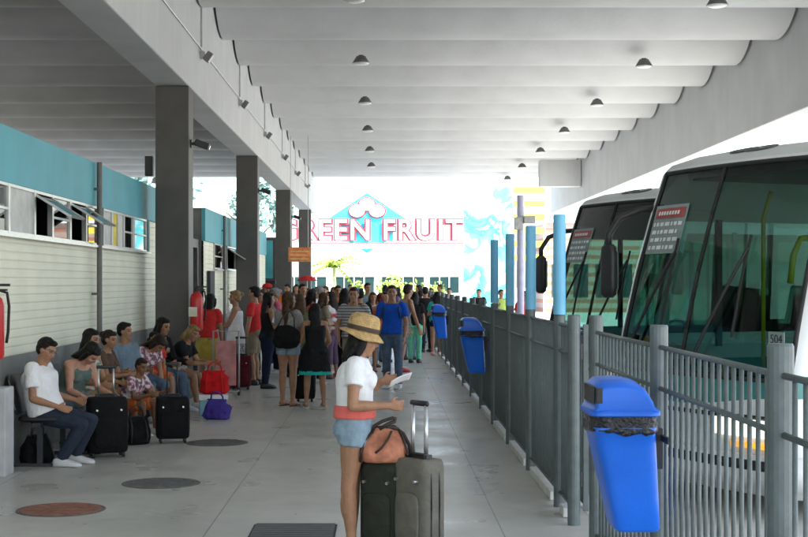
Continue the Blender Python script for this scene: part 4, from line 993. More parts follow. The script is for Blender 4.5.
    if tm:
        bm=B(); hem=0.02
        if kind in('tee','blouse','polo','shirt'):
            torso(bm,.013,.10 if kind!='blouse' else .25,.955,flare=.012)
            sl=.62 if kind!='blouse' else .50
            for i,s in enumerate((1,-1)):
                cut(bm,S_[i]-side*s*.04*H+u2*.004*H,S_[i]+arms[i][0]*.02*H,[.034*H,.040*H*(.5+.5*bulk)]); limb(bm,S_[i]-side*s*.012*H+u2*.002*H,S_[i]+arms[i][0]*.03*H,[.042*H*(.5+.5*bulk),.040*H*(.5+.5*bulk)])
                cut(bm,S_[i],S_[i].lerp(el[i],sl),[.037*H*(.5+.5*bulk),.037*H*(.5+.5*bulk)+.004,.035*H*(.5+.5*bulk)+.008])
            if female:
                for s in (1,-1): ell(bm,waist+u2*.105*H+f2*.056*H+side*s*.042*H,side*.04*H,u2*.045*H,f2*.036*H)
        elif kind=='long':
            torso(bm,.014,.08,.955,flare=.01)
            for i,s in enumerate((1,-1)):
                limb(bm,S_[i]-side*s*.03*H,S_[i],[.036*H,.038*H]); limb(bm,S_[i],el[i],[.038*H,.034*H,.032*H]); cut(bm,el[i]-arms[i][1]*.01*H,wr[i],[.031*H,.029*H,.026*H])
        elif kind=='tank':
            torso(bm,.011,.12,.72,flare=.01)
            for s in (1,-1): path(bm,[waist+u2*.125*H+f2*.066*H*bulk+side*s*.045*H,neck-u2*.004*H+side*s*.052*H,waist+u2*.125*H-f2*.060*H*bulk+side*s*.04*H],.016*H,8)
            if female:
                for s in (1,-1): ell(bm,waist+u2*.105*H+f2*.056*H+side*s*.042*H,side*.04*H,u2*.042*H,f2*.035*H)
        elif kind=='dress':
            torso(bm,.012,.15,.72)
            for s in (1,-1): path(bm,[waist+u2*.125*H+f2*.062*H+side*s*.04*H,neck-u2*.002*H+side*s*.045*H,waist+u2*.125*H-f2*.056*H+side*s*.02*H],.010*H,8)
            for s in (1,-1): ell(bm,waist+u2*.105*H+f2*.056*H+side*s*.042*H,side*.04*H,u2*.042*H,f2*.035*H)
            kz=hip-V((0,0,.19*H))
            loft(bm,[(waist,side*ww*1.12,fwd*.066*H),(hip+up*.02*H,side*hw*1.15,fwd*.085*H),(hip-V((0,0,.07*H)),side*hw*1.25,fwd*.10*H),(kz,side*hw*1.35,fwd*.115*H)],22)
        rem({'tee':'t_shirt','blouse':'blouse','polo':'polo_shirt','shirt':'shirt','long':'long_sleeved_top','tank':'tank_top','dress':'dress'}[kind],bm,[tm],body,max(vox,.009),3,wr_(.006))
        if kind=='dress' and extra and 'hem' in extra:
            bm=B(); loft(bm,[(kz+V((0,0,.012*H)),side*(hw*1.35-.004),fwd*(.115*H-.004)),(kz-V((0,0,.024*H)),side*hw*1.37,fwd*.117*H)],26); obj('hem',bm,extra['hem'],body,smooth=False)
    kind,bmt=bottom
    if bmt:
        bm=B()
        if kind in('trousers','shorts','capri'):
            torso(bm,.010,0,torso_t)
            for s in (1,-1): ell(bm,hip+side*s*.044*H-fwd*.030*H,side*(.052*H*bulk+.008),up*.056*H,fwd*(.05*H*bulk+.012))
            for i in (0,1):
                tt={'trousers':1.,'shorts':.48 if female else .85,'capri':1.}[kind]
                if kind=='shorts': e_=hj[i].lerp(kn[i],tt if not (female and seat is None) else leg_t); cut(bm,hj[i]-legs[i][0]*.01*H,e_,[lt+.012,lt+.014,(lt*.95 if female else .045*H)+.016]); limb(bm,hj[i],hj[i].lerp(kn[i],.1),[lt+.011,lt+.011])
                else:
                    limb(bm,hj[i],kn[i],[lt+.011,lt+.010,lt*.85+.012,.040*H+.006,.036*H+.008]); e_=kn[i].lerp(an[i],.96 if kind=='trousers' else .55); cut(bm,kn[i],e_,[.036*H+.008,.037*H+.006,.033*H+.008,.031*H+.008])
        elif kind=='skirt':
            mid=(kn[0]+kn[1])/2; dirn=(mid-hip).normalized(); ff=side.cross(-dirn).normalized()
            L_=(mid-hip).length; loft(bm,[(waist-up*.01*H,side*ww*1.08,fwd*.062*H),(hip+up*.01*H,side*hw*1.1,fwd*.082*H),(hip+dirn*L_*.45,side*hw*1.22,ff*.095*H),(hip+dirn*L_*.9,side*hw*1.32,ff*.10*H)],24)
        rem({'trousers':'trousers','shorts':'shorts','capri':'cropped_trousers','skirt':'skirt'}[kind],bm,[bmt],body,max(vox,.009),2,wr_(.006,11))
    if shoes:
        sd_,smt=shoes
        for i in (0,1):
            bm=B(); fz=an[i].z-.042*H; c=V((an[i].x,an[i].y,0)); fd=V((1,0,0)); w_=1 if sd_!='sandal' else 0
            if sd_=='sandal':
                loft(bm,[(c+fd*(x*H)+V((0,0,fz+.002)),side*(y*H),V((0,0,.007))) for x,y in ((-.042,.014),(-.02,.026),(.03,.028),(.08,.034),(.122,.020))],12,power=4)
                for x in (.02,.07): path(bm,[c+fd*x*H+side*.030*H+V((0,0,fz)),c+fd*x*H+V((0,0,fz+(.062 if x<.05 else .038)*H)),c+fd*x*H-side*.030*H+V((0,0,fz))],.004*H,6)
            else:
                loft(bm,[(c+fd*(x*H)+V((0,0,fz+.001+h*H*.5)),side*(y*H),V((0,0,h*H*.52))) for x,y,h in ((-.046,.014,.035),(-.036,.026,.050),(-.01,.031,.058),(.03,.033,.050),(.07,.036,.036),(.105,.034,.026),(.124,.018,.016))],16,power=3)
            obj('shoe',bm,smt,body,smooth=True)
    J=dict(hip=hip,waist=waist,neck=neck,hc=hc,lk=lk,hs=hs,hu=hu,S=S_,el=el,wr=wr,kn=kn,an=an,side=side,fwd=fwd,f2=f2,u2=u2,H=H,hp=hp,body=body,up=up,hw=hw)
    if strap:
        bm=B(); w1=waist+u2*.16*H; 
        s0=strap.get('s',1)
        path(bm,[hip+side*(-s0)*(hw+.02)+fwd*.02,waist+f2*.085*H*bulk+V((0,0,.03)),neck+side*s0*.055*H+u2*.004,waist-f2*.082*H*bulk,hip+side*(-s0)*(hw+.02)-fwd*.02],.021,8); obj('strap',bm,strap['m'],body,smooth=True)
    return J
def backpack(label,J,m,loc=None):
    H=J['H']; e=empty('backpack',(0,0,0),label=label,cat='backpack'); b=J['body']; Mw=Matrix.Translation(b.location)@Matrix.Rotation(b.rotation_euler[2],4,'Z')
    def w(p): return Mw@p
    R3=Mw.to_3x3(); side=R3@J['side']; u=R3@J['u2']; f=R3@J['f2']; c=w(J['waist']+J['u2']*.08*H-J['f2']*.145*H)
    bm=B(); loft(bm,[(c+u*z*H,side*a*H,f*b_*H) for z,a,b_ in ((-.12,.06,.03),(-.11,.08,.05),(-.05,.085,.062),(.05,.085,.055),(.11,.07,.045),(.13,.04,.02))],24,power=3.2); obj('pack_body',bm,m,e,smooth=True)
    for s in (1,-1):
        bm=B(); path(bm,[w(J['waist']+J['u2']*.15*H-J['f2']*.09*H+J['side']*s*.055*H),w(J['neck']-J['u2']*.004*H+J['side']*s*.065*H+J['f2']*.0*H),w(J['waist']+J['u2']*.14*H+J['f2']*.078*H+J['side']*s*.072*H),w(J['waist']+J['u2']*.06*H+J['f2']*.06*H+J['side']*s*.088*H),w(J['waist']+J['u2']*.0*H-J['f2']*.09*H+J['side']*s*.08*H)],.015,8); obj('strap',bm,m,e,smooth=True)
# ------------------------------------------------------------------ cloth colours
c_white=cloth('white',(.80,.80,.81),.05); c_denim=cloth('denim',(.09,.14,.21),.22); c_ltdenim=cloth('light_denim',(.24,.33,.40),.18); c_coral=cloth('coral',(.75,.16,.13),.06)
c_black=cloth('black',(.012,.012,.014)); c_navy=cloth('navy',(.015,.022,.05)); c_royal=cloth('royal_blue',(.01,.085,.50),.1); c_grey=cloth('grey',(.20,.20,.20)); c_yellow=cloth('mustard',(.42,.32,.06))
c_pink=cloth('pink',(.62,.14,.22)); c_olive=cloth('olive',(.13,.13,.06)); c_orange=cloth('orange',(.60,.14,.03)); c_khaki=cloth('khaki',(.24,.20,.13)); c_bluegrey=cloth('blue_grey',(.17,.24,.31)); c_dgreen=cloth('dark_green',(.04,.09,.06)); c_mint=cloth('mint',(.15,.55,.35)); c_teal=cloth('teal',(.02,.42,.36)); c_purple2=cloth('dusty_purple',(.14,.09,.15)); c_brown=cloth('brown',(.10,.06,.04))
def bands(sc,c1,c2,dirn='Z'):
    def f(nt,b,tc,rp):
        N,L=nt.nodes,nt.links; w=N.new('ShaderNodeTexWave'); w.wave_type='BANDS'; w.bands_direction=dirn; w.inputs['Scale'].default_value=sc; w.inputs['Distortion'].default_value=.6; L.new(tc.outputs['Object'],w.inputs['Vector'])
        r=N.new('ShaderNodeValToRGB'); r.color_ramp.elements[0].position=.45; r.color_ramp.elements[0].color=(*c1,1); r.color_ramp.elements[1].position=.55; r.color_ramp.elements[1].color=(*c2,1); L.new(w.outputs['Fac'],r.inputs['Fac']); L.new(r.outputs['Color'],b.inputs['Base Color'])
    return f
def blot(sc,c1,c2,c3):
    def f(nt,b,tc,rp):
        N,L=nt.nodes,nt.links; w=N.new('ShaderNodeTexNoise'); w.inputs['Scale'].default_value=sc; w.inputs['Detail'].default_value=2; L.new(tc.outputs['Object'],w.inputs['Vector'])
        r=N.new('ShaderNodeValToRGB'); e=r.color_ramp.elements; e[0].position=.44; e[0].color=(*c1,1); e[1].position=.5; e[1].color=(*c2,1); x=e.new(.58); x.color=(*c3,1); L.new(w.outputs['Fac'],r.inputs['Fac']); L.new(r.outputs['Color'],b.inputs['Base Color'])
    return f
c_stripe=mat('cloth_striped',(.3,.3,.3),.85,extra=bands(7,(.13,.13,.15),(.42,.41,.40)))
c_floral=mat('cloth_floral',(.3,.3,.3),.85,extra=blot(22,(.65,.62,.62),(.55,.15,.25),(.12,.10,.12)))
c_bwpat=mat('cloth_black_white_pattern',(.3,.3,.3),.85,extra=blot(30,(.6,.6,.6),(.02,.02,.02),(.5,.5,.5)))
c_camo=mat('cloth_patterned_shorts',(.3,.3,.3),.85,extra=blot(16,(.12,.13,.11),(.30,.30,.27),(.05,.06,.07)))
c_greyknit=mat('cloth_grey_knit',(.3,.3,.3),.9,.2,extra=blot(60,(.27,.25,.24),(.16,.15,.15),(.36,.34,.32)))
s_white=mat('white_trainers',(.65,.65,.65),.5,.08,12.); s_black=mat('black_shoes',(.02,.02,.02),.4); s_brown=mat('brown_sandal',(.10,.05,.03),.6); s_red=mat('red_shoes',(.5,.03,.03),.5); s_pink=mat('pink_shoes',(.7,.3,.35),.5)
def P(px,fy,label,yaw,d=None,**k):
    d=d or EYE*F/(fy-CY); return person(label,gx(px,d),d,R(yaw),**k)
STEP=((nv(.22,.05,-1),nv(.02,.02,-1)),(nv(-.12,-.05,-1),nv(-.30,-.02,-1)))
PHONE=((.25,.15,-1),(1,-.25,.35)); 
# ================= main woman in straw hat, facing right, reading a sheet
J=person('young woman in straw hat, white blouse and denim shorts reading a sheet of paper',gx(354.5,9.0),9.0,R(0),H=1.53,female=True,skin='tan',hair=('none','black'),
  top=('blouse',c_white),bottom=('shorts',c_ltdenim),shoes=('sandal',s_brown),vox=.0062,bulk=1.04,
  lean=(.01,0,1),up2=(.02,0,1),look=(1,.06,-.36),headup=(.26,.02,1),neckk=.094,
  legs=((nv(-.04,.04,-1),nv(-.02,0,-1)),(nv(-.10,-.015,-1),nv(.06,-.01,-1))),
  arms=((nv(.02,.22,-1),nv(.72,-.30,.62)),(nv(-.06,-.34,-1),nv(1,.20,.0))),hand_dir=((1,-.3,.15),(1,.3,-.02)),curl=.95,torso_t=.40,leg_t=.27)
H=1.53; b=J['body']; hp=J['hp']
bm=B()   # hair: shoulder length, dark, under the hat
ell(bm,hp(-.016,0,.014),J['lk']*.054*H,J['hs']*.051*H,J['hu']*.052*H,20,12)
n_=J['neck']; 
loft(bm,[(hp(-.02,0,.02),J['hs']*.050*H,J['lk']*.046*H),(hp(-.024,0,-.02),J['hs']*.056*H,J['lk']*.044*H),(hp(-.034,0,-.06),J['hs']*.057*H,J['lk']*.038*H),(hp(-.046,0,-.095),J['hs']*.052*H,J['lk']*.028*H),(hp(-.050,0,-.118),J['hs']*.035*H,J['lk']*.014*H)],20)
for s in (1,-1):
    path(bm,[hp(.004,s*.044,.030),hp(.000,s*.047,0),hp(-.004,s*.050,-.035),hp(-.010,s*.050,-.065),hp(-.018,s*.044,-.09)],[.012*H,.016*H,.018*H,.016*H,.007*H],10)
def rough(me):
    for v in me.vertices: v.co+=V((1,1,.2))*(.0045*noise.noise(V((v.co.x*60,v.co.y*60,v.co.z*14))))
rem('hair',bm,[hairm('black')],b,.006,2,rough)
M_straw=mat('woven_straw',(.50,.33,.14),.8,.22,30.,.8,90.)
def hat_pt(f_,s_,u_): return hp(f_,s_,u_)
bm=B(); O=hp(-.014,0,.030); tilt=(J['hu']*1+J['lk']*-.02).normalized(); fw=(J['lk']-tilt*J['lk'].dot(tilt)).normalized()
prof=[(.059,.0),(.061,-.002),(.061,.02),(.058,.048),(.052,.064),(.038,.073),(.014,.076)]
loft(bm,[(O+tilt*z*H,fw*r*H*1.14,J['hs']*r*H*1.0) for r,z in prof],36)
obj('hat_crown',bm,M_straw,b,smooth=True)
bm=B(); n=48; inner=[];outer=[];rows=[]
for k in range(6):
    t=k/5; row=[]
    for i in range(n):
        a=2*math.pi*i/n; r=(.059+.029*t)*H; drop=-(.018+.010*math.cos(a)+.014*abs(math.sin(a))**2)*H*t**1.2+.002*H*math.sin(5*a)*t
        row.append(bm.verts.new(O+fw*math.cos(a)*r*1.12+J['hs']*math.sin(a)*r+tilt*drop))
    rows.append(row)
for a_,b_ in zip(rows,rows[1:]):
    for i in range(n): bm.faces.new((a_[i],a_[(i+1)%n],b_[(i+1)%n],b_[i]))
o=obj('hat_brim',bm,M_straw,b,smooth=True); s_=o.modifiers.new('s','SOLIDIFY'); s_.thickness=.004
bm=B(); loft(bm,[(O+tilt*z*H,fw*r*H*1.14,J['hs']*r*H) for r,z in ((.0612,.002),(.0622,.004),(.0620,.018),(.0610,.020))],36); obj('hat_band',bm,mat('dark_hat_band',(.055,.032,.018),.7),b,smooth=True)
# blouse details: collar, placket, short puffed sleeves hems
bm=B(); n_=n_+J['u2']*.016*H; c0=n_
for s in (1,-1):
    path(bm,[n_-J['f2']*.040*H+J['side']*s*.004+J['u2']*.012*H,n_+J['side']*s*.046*H-J['u2']*.002*H,n_+J['side']*s*.032*H+J['f2']*.044*H-J['u2']*.022*H,n_+J['side']*s*.014*H+J['f2']*.070*H-J['u2']*.058*H],[.015,.019,.021,.006],8)
rem('collar',bm,[c_white],b,.005,2)
# coral sash
hip=J['hip'];up=J['up']
bm=B(); loft(bm,[(hip+up*z*H,J['side']*w_*H,J['fwd']*d_*H) for z,w_,d_ in ((.048,.112,.088),(.056,.114,.090),(.078,.110,.087),(.096,.106,.084),(.101,.100,.080))],30,power=2.3)
for v in bm.verts: v.co+=noise.noise_vector(v.co*22)*.0035
obj('sash',bm,c_coral,b,smooth=True)
# frayed hem roll on each leg of the shorts, pocket
# paper (held by the far hand)
Mw=Matrix.Translation(b.location)
pw=Mw@(J['wr'][0]+nv(1,-.3,.15)*.075)
e=empty('paper_sheet',pw,label='white folded sheet of paper held by the woman in the straw hat',cat='paper')
bm=B(); rows=[]
for i in range(9):
    t=i/8; row=[]
    for j in range(5):
        q=j/4; p=V((-.03+.135*t+.02*q,-.03-.08*q,-.03+.055*t+.055*(q-.5)+.008*math.sin(t*3.1)))
        row.append(bm.verts.new(p))
    rows.append(row)
for i in range(8):
    for j in range(4): bm.faces.new((rows[i][j],rows[i+1][j],rows[i+1][j+1],rows[i][j+1]))
o=obj('sheet',bm,mat('white_paper',(.78,.79,.80),.7,.03),e,smooth=True); o.modifiers.new('s','SOLIDIFY').thickness=.0012

# ================= seated row (facing right along +X, a little towards the camera or away)
SIT=((nv(1,.16,.02),nv(.10,.03,-1)),(nv(1,-.10,.02),nv(.05,-.02,-1)))
def seatd(px,py,label,d,yaw,X_=None,**k):
    return person(label,gx(px,d) if X_ is None else X_,d,R(yaw),seat=k.pop('seat',.44),**k)
man=seatd(40,0,'heavy man in white shirt and glasses dozing on the first seat',13.45,-8,X_=-3.22,seat=.42,H=1.62,skin='tan',hair=('short','black'),top=('shirt',c_white),bottom=('trousers',cloth('dark_jeans',(.025,.035,.055))),shoes=('trainer',s_white),
  bulk=1.32,lean=(-.42,0,1),up2=(-.10,0,1),look=(1,-.25,-.45),headup=(.42,0,1),legs=((nv(1,.20,-.02),nv(-.50,.02,-1)),(nv(1,-.10,-.02),nv(-.62,0,-1))),arms=((nv(.28,.2,-1),nv(1,-.25,-.20)),(nv(.10,-.18,-1),nv(1,.12,-.30))),vox=.008)
def glasses(J):
    hp=J['hp']; bm=B(); H=J['H']
    for s in (1,-1):
        path(bm,[hp(.060,s*.019+.013*math.cos(a),.001+.009*math.sin(a)) for a in [2*math.pi*k/12 for k in range(13)]],.0018,6); path(bm,[hp(.058,s*.033,.002),hp(.0,s*.050,.0)],.002,6)
    path(bm,[hp(.061,.007,.002),hp(.061,-.007,.002)],.002,6); obj('glasses',bm,M_steel,J['body'])
glasses(man)
seatd(66,0,'bare shouldered woman bending forward beside the man in the white shirt',14.75,-35,X_=-3.33,H=1.62,female=True,skin='pink',hair=('bob','black'),top=('tank',cloth('grey_green',(.12,.17,.15))),bottom=('trousers',c_bluegrey),shoes=('trainer',s_black),
  lean=(.30,0,1),up2=(.65,0,1),look=(1,.2,-.7),headup=(.95,0,.7),legs=SIT,arms=((nv(.3,.1,-1),nv(1,-.1,-.25)),(nv(.2,-.12,-1),nv(1,.1,-.3))),vox=.009,bulk=1.08)
seatd(90,0,'woman with thick curly black hair and striped vest top turned to her neighbour',15.4,-25,X_=-3.30,H=1.58,female=True,skin='tan',hair=('bob','black'),top=('tank',mat('cloth_striped_vest',(.3,.3,.3),.85,extra=bands(9,(.15,.25,.19),(.5,.5,.46),'X'))),bottom=('shorts',c_khaki),shoes=('sandal',s_brown),
  lean=(.10,0,1),up2=(.2,0,1),look=(1,.1,-.1),legs=SIT,arms=((nv(.3,.1,-1),nv(1,-.1,-.1)),(nv(.25,-.12,-1),nv(1,.1,-.1))),vox=.009)
seatd(103,0,'long haired person in khaki shorts seated behind the curly haired woman',16.3,-10,X_=-3.30,H=1.50,female=True,skin='tan',hair=('bun','dark'),top=('tee',c_brown),bottom=('shorts',c_khaki),shoes=('trainer',s_white),
  lean=(.1,0,1),up2=(.25,0,1),look=(1,-.2,-.2),legs=SIT,arms=((nv(.4,.1,-1),nv(1,-.1,.2)),(nv(.35,-.12,-1),nv(1,.1,.1))),vox=.009)
seatd(129,0,'teenage boy in blue grey t-shirt with very short hair sitting upright',17.6,-45,X_=-3.26,H=1.58,skin='tan',hair=('short','black'),top=('tee',c_bluegrey),bottom=('shorts',c_dgreen),shoes=('trainer',s_white),
  lean=(0,0,1),look=(1,.55,.05),legs=SIT,arms=((nv(.25,.12,-1),nv(1,-.1,-.1)),(nv(.2,-.12,-1),nv(1,.1,-.1))),vox=.010)
seatd(133,0,'child crouching forward on a low seat between the boy and the luggage',16.2,-25,X_=-2.97,H=1.30,skin='brown',hair=('short','dark'),top=('tee',c_floral),bottom=('shorts',c_orange),shoes=('trainer',s_white),seat=.26,
  lean=(.35,0,1),up2=(.55,0,1),look=(1,-.3,-.25),headup=(.3,0,1),legs=((nv(1,.2,.15),nv(.0,.03,-1)),(nv(1,-.2,.15),nv(-.05,-.02,-1))),arms=((nv(.5,.1,-1),nv(1,-.1,.3)),(nv(.4,-.12,-1),nv(1,.1,.2))),vox=.009)
seatd(164,0,'woman in black with very long dark hair leaning over the child in red',19.2,-30,X_=-3.16,H=1.68,female=True,skin='tan',hair=('long','black'),top=('long',c_black),bottom=('trousers',c_denim),shoes=('trainer',s_white),
  lean=(.12,0,1),up2=(.35,0,1),look=(1,.1,-.4),legs=SIT,arms=((nv(.4,.1,-1),nv(1,-.1,-.1)),(nv(.35,-.12,-1),nv(1,.1,-.1))),vox=.010)
seatd(157,0,'young child in red top held in front of the woman with long dark hair',18.3,-50,X_=-3.0,H=1.15,skin='tan',hair=('short','black'),top=('tee',c_redc if False else M_redcloth),bottom=('shorts',c_orange),shoes=('trainer',s_pink),seat=.52,
  lean=(0,0,1),look=(1,.2,0),legs=((nv(1,.2,-.25),nv(.1,.03,-1)),(nv(1,-.2,-.25),nv(.1,-.02,-1))),vox=.009)
seatd(150,0,'woman in a white and pink flowered top and blue jeans seated beside the boy',18.0,-35,X_=-3.18,H=1.60,female=True,skin='tan',hair=('bob','dark'),top=('blouse',c_floral),bottom=('trousers',c_denim),shoes=('trainer',s_black),
  lean=(.45,0,1),up2=(.8,0,1),look=(1,.1,-.7),headup=(.9,0,.6),legs=SIT,vox=.010)
g7=seatd(180,0,'woman with light brown hair and glasses in black top bending over bare knees',19.7,-12,X_=-2.98,H=1.58,female=True,skin='tan',hair=('bob','blond'),top=('tee',c_black),bottom=('shorts',cloth('pale_grey',(.45,.45,.44))),shoes=('trainer',s_white),
  lean=(.35,0,1),up2=(.75,0,1),look=(1,-.3,-.35),headup=(.5,0,1),legs=((nv(1,.10,.04),nv(.25,.03,-1)),(nv(1,-.14,.04),nv(.12,-.02,-1))),arms=((nv(.5,.1,-1),nv(1,-.1,-.05)),(nv(.4,-.12,-1),nv(1,.1,0))),vox=.010)
glasses(g7)

# ================= standing crowd on the walkway
hd=((nv(.05,.14,-1),nv(.5,-.05,-1)),(nv(.02,-.14,-1),nv(.5,.05,-1)))
ACROSS=((nv(.25,.12,-1),nv(1,-.5,.15)),(nv(.2,-.12,-1),nv(1,.5,.1)))
J=P(207,0,'person in red t-shirt and mustard skirt bending down right of the nearest pillar',75,d=22.8,H=1.60,female=True,hair=('bob','black'),top=('tee',M_redcloth),bottom=('skirt',c_yellow),shoes=('sandal',s_brown),lean=(.12,0,1),up2=(.3,0,1),look=(1,0,-.5))
J=P(236,388,'blond woman in a sleeveless white top and patterned skirt reaching to the left',180,H=1.63,female=True,skin='tan',hair=('bun','blond'),top=('tank',c_white),bottom=('skirt',c_bwpat),shoes=('sandal',s_brown),arms=((nv(.45,.1,-1),nv(1,.0,-.25)),(nv(.5,-.1,-1),nv(1,0,-.05))),look=(1,.3,-.1),vox=.010)
bm=B(); loft(bm,[(J['waist']+V((0,0,.03)),J['side']*.155,J['fwd']*.115),(J['hip']+V((0,0,.03)),J['side']*.185,J['fwd']*.15),(J['hip']-V((0,0,.12)),J['side']*.20,J['fwd']*.165)],24); obj('tunic_hem',bm,c_white,J['body'],smooth=False)
P(255,385,'man in red t-shirt standing behind the woman with long black hair',165,H=1.70,hair=('short','black'),top=('tee',M_redcloth),bottom=('shorts',c_khaki),shoes=('trainer',s_black),arms=((nv(.1,.16,-1),nv(.2,.03,-1)),(nv(.1,-.16,-1),nv(.2,-.03,-1))))
P(268,388.5,'woman with long black hair all in black holding a white leaflet',25,H=1.60,female=True,hair=('long','black'),top=('tank',c_black),bottom=('trousers',c_navy),shoes=('trainer',s_black),arms=ACROSS,look=(1,-.1,-.3),vox=.010)
e=empty('leaflet',(gx(277,23.0),23.0,1.18),R(20),'white leaflet in the hands of the woman dressed in black','paper'); bm=B(); box(bm,-.06,.06,-.002,.002,-.10,.10,Matrix.Rotation(R(20),4,'Y')); obj('sheet',bm,mat('white_paper',(.8,.8,.8),.7),e)
P(277,0,'woman in bright pink top seen just over the shoulders of the crowd',200,d=27,H=1.66,female=True,hair=('bun','grey'),top=('tee',c_pink),bottom=('trousers',c_navy),shoes=('trainer',s_white))
J=P(270,0,'man in a red cap behind the woman with long black hair',190,d=29,H=1.74,hair=('short','black'),top=('tee',c_orange),bottom=('trousers',c_navy),shoes=('trainer',s_white))
hp=J['hp']; bm=B(); ell(bm,hp(-.008,0,.040),J['lk']*.062*1.74,J['hs']*.053*1.74,J['hu']*.042*1.74); loft(bm,[(hp(.04,0,.034),J['hs']*.075,J['hu']*.006),(hp(.10,0,.022),J['hs']*.055,J['hu']*.005)],14); obj('cap',bm,M_redcloth,J['body'],smooth=True)
J=P(288,406,'woman in grey knit top and pale denim shorts with a large black shoulder bag',62,H=1.63,female=True,skin='tan',hair=('long','brown'),top=('tee',c_greyknit),bottom=('shorts',c_ltdenim),shoes=('sandal',s_brown),legs=((nv(.02,.03,-1),nv(-.03,0,-1)),(nv(.0,-.02,-1),nv(-.03,0,-1))),arms=ACROSS,look=(1,-.6,.1),vox=.009,bulk=1.05,strap=dict(m=M_black,s=-1))
e=empty('shoulder_bag',(gx(285,19.45),19.52,.84),R(-12),'large black shoulder bag hanging across the back of the woman in grey','bag')
bm=B(); loft(bm,[(V((.02*math.sin(z*9),0,z)),V((a,0,0)),V((0,b__,0))) for z,a,b__ in ((0,.10,.03),(.02,.16,.05),(.08,.20,.075),(.16,.205,.075),(.24,.18,.055),(.30,.13,.03),(.325,.08,.012))],28,power=2.4)
bmesh.ops.subdivide_edges(bm,edges=bm.edges[:],cuts=1,use_grid_fill=True)
for v in bm.verts: v.co+=noise.noise_vector(v.co*11)*.022
obj('bag_body',bm,C_black,e,smooth=True)
bm=B(); path(bm,[(-.12,0,.28),(-.06,.05,.42),(.03,.12,.52),(.10,.10,.42),(.13,.0,.28)],.012,8); obj('strap',bm,M_black,e,smooth=True)
P(300,0,'woman in olive top with brown hair partly hidden behind the woman in black dress',95,d=22.6,H=1.58,female=True,skin='tan',hair=('long','brown'),top=('tee',c_olive),bottom=('trousers',c_khaki),shoes=('sandal',s_brown))
J=P(315,407.5,'girl with bare shoulders in a short black dress with a teal hem',100,H=1.47,female=True,skin='tan',hair=('long','black'),top=('dress',c_black),bottom=('shorts',c_black),shoes=('sandal',s_white),look=(1,.25,-.1),legs=((nv(.02,.10,-1),nv(-.03,.05,-1)),(nv(.0,-.10,-1),nv(-.03,-.05,-1))),arms=((nv(.1,.22,-1),nv(.8,-.2,.2)),(nv(.1,-.28,-1),nv(.6,.2,-.4))),vox=.009,bulk=1.12,extra=dict(hem=c_teal))
P(303,0,'man in dark red shirt under the red parasol',-80,d=31,H=1.74,hair=('short','black'),top=('tee',cloth('dark_red',(.28,.01,.015))),bottom=('trousers',c_navy),shoes=('trainer',s_black))
P(319,0,'grey haired man in white shirt in the crowd, left of the woman with red sleeve',150,d=30,H=1.69,skin='light',hair=('short','grey'),top=('tee',c_white),bottom=('trousers',c_khaki),shoes=('trainer',s_black))
P(326,0,'bald looking man in pale shirt standing farther back near the couple in white',-100,d=34,H=1.68,skin='light',hair=('short','brown'),top=('shirt',cloth('cream',(.5,.45,.36))),bottom=('trousers',c_grey),shoes=('trainer',s_black))
P(331,378,'woman with long dark hair in white top with a red shoulder strap',160,H=1.60,female=True,hair=('long','dark'),top=('tee',mat('cloth_white_red',(.3,.3,.3),.85,extra=blot(5,(.65,.64,.64),(.65,.64,.64),(.5,.03,.04)))),bottom=('capri',c_purple2),shoes=('sandal',s_pink),arms=ACROSS,look=(1,-.4,-.1))
P(338,0,'man in orange red t-shirt between two dark haired women',-95,d=31,H=1.70,hair=('short','black'),top=('tee',c_orange),bottom=('trousers',c_navy),shoes=('trainer',s_black))
P(345,0,'woman with long black hair left of the broad man in the striped shirt',70,d=26,H=1.66,female=True,hair=('long','black'),top=('tee',c_greyknit),bottom=('trousers',c_black),shoes=('trainer',s_black))
P(354,394,'broad man in grey striped polo shirt with a dark strap across his chest',-97,H=1.69,hair=('short','dark'),top=('polo',c_stripe),bottom=('trousers',c_khaki),shoes=('trainer',s_black),bulk=1.14,strap=dict(m=M_black,s=-1),vox=.010,arms=((nv(.1,.3,-1),nv(.5,-.2,-1)),(nv(.1,-.3,-1),nv(.5,.2,-1))))
P(368,0,'dark haired man in pale top behind the straw hat',-90,d=35,H=1.76,hair=('short','black'),top=('tee',c_bluegrey),bottom=('trousers',c_navy),shoes=('trainer',s_black))
P(371.5,0,'woman with brown hair in white top behind the straw hat',-60,d=29,H=1.57,female=True,hair=('bob','brown'),top=('tee',c_white),bottom=('trousers',c_denim),shoes=('trainer',s_black))
P(379.5,0,'woman with reddish bun and orange top just left of the man in the blue t-shirt',90,d=27.5,H=1.56,female=True,hair=('bun','red'),top=('tank',c_orange),bottom=('shorts',c_grey),shoes=('sandal',s_brown))
J=P(392,389,'man in bright blue t-shirt and jeans walking with a dark backpack',-99,H=1.72,skin='tan',hair=('short','dark'),top=('tee',c_royal),bottom=('trousers',c_denim),shoes=('trainer',s_white),legs=((nv(.06,.07,-1),nv(-.04,.0,-1)),(nv(.02,-.02,-1),nv(-.20,-.0,-1))),look=(1,.15,.0),arms=((nv(.08,.2,-1),nv(.55,-.05,-1)),(nv(.0,-.2,-1),nv(.3,.0,-1))),vox=.010)
backpack('dark backpack worn by the man in the bright blue t-shirt',J,mat('cloth_navy_pack',(.02,.03,.07),.7))
P(403,372,'man in grey vest and patterned shorts leaning right beside the man in blue',25,H=1.74,skin='tan',hair=('short','dark'),top=('tank',c_grey),bottom=('shorts',c_camo),shoes=('trainer',s_red),lean=(.05,0,1),up2=(.22,0,1),look=(1,.2,-.4),arms=((nv(.25,.2,-1),nv(.4,.0,-1)),(nv(.2,-.25,-1),nv(.4,.0,-1))),bulk=1.05)
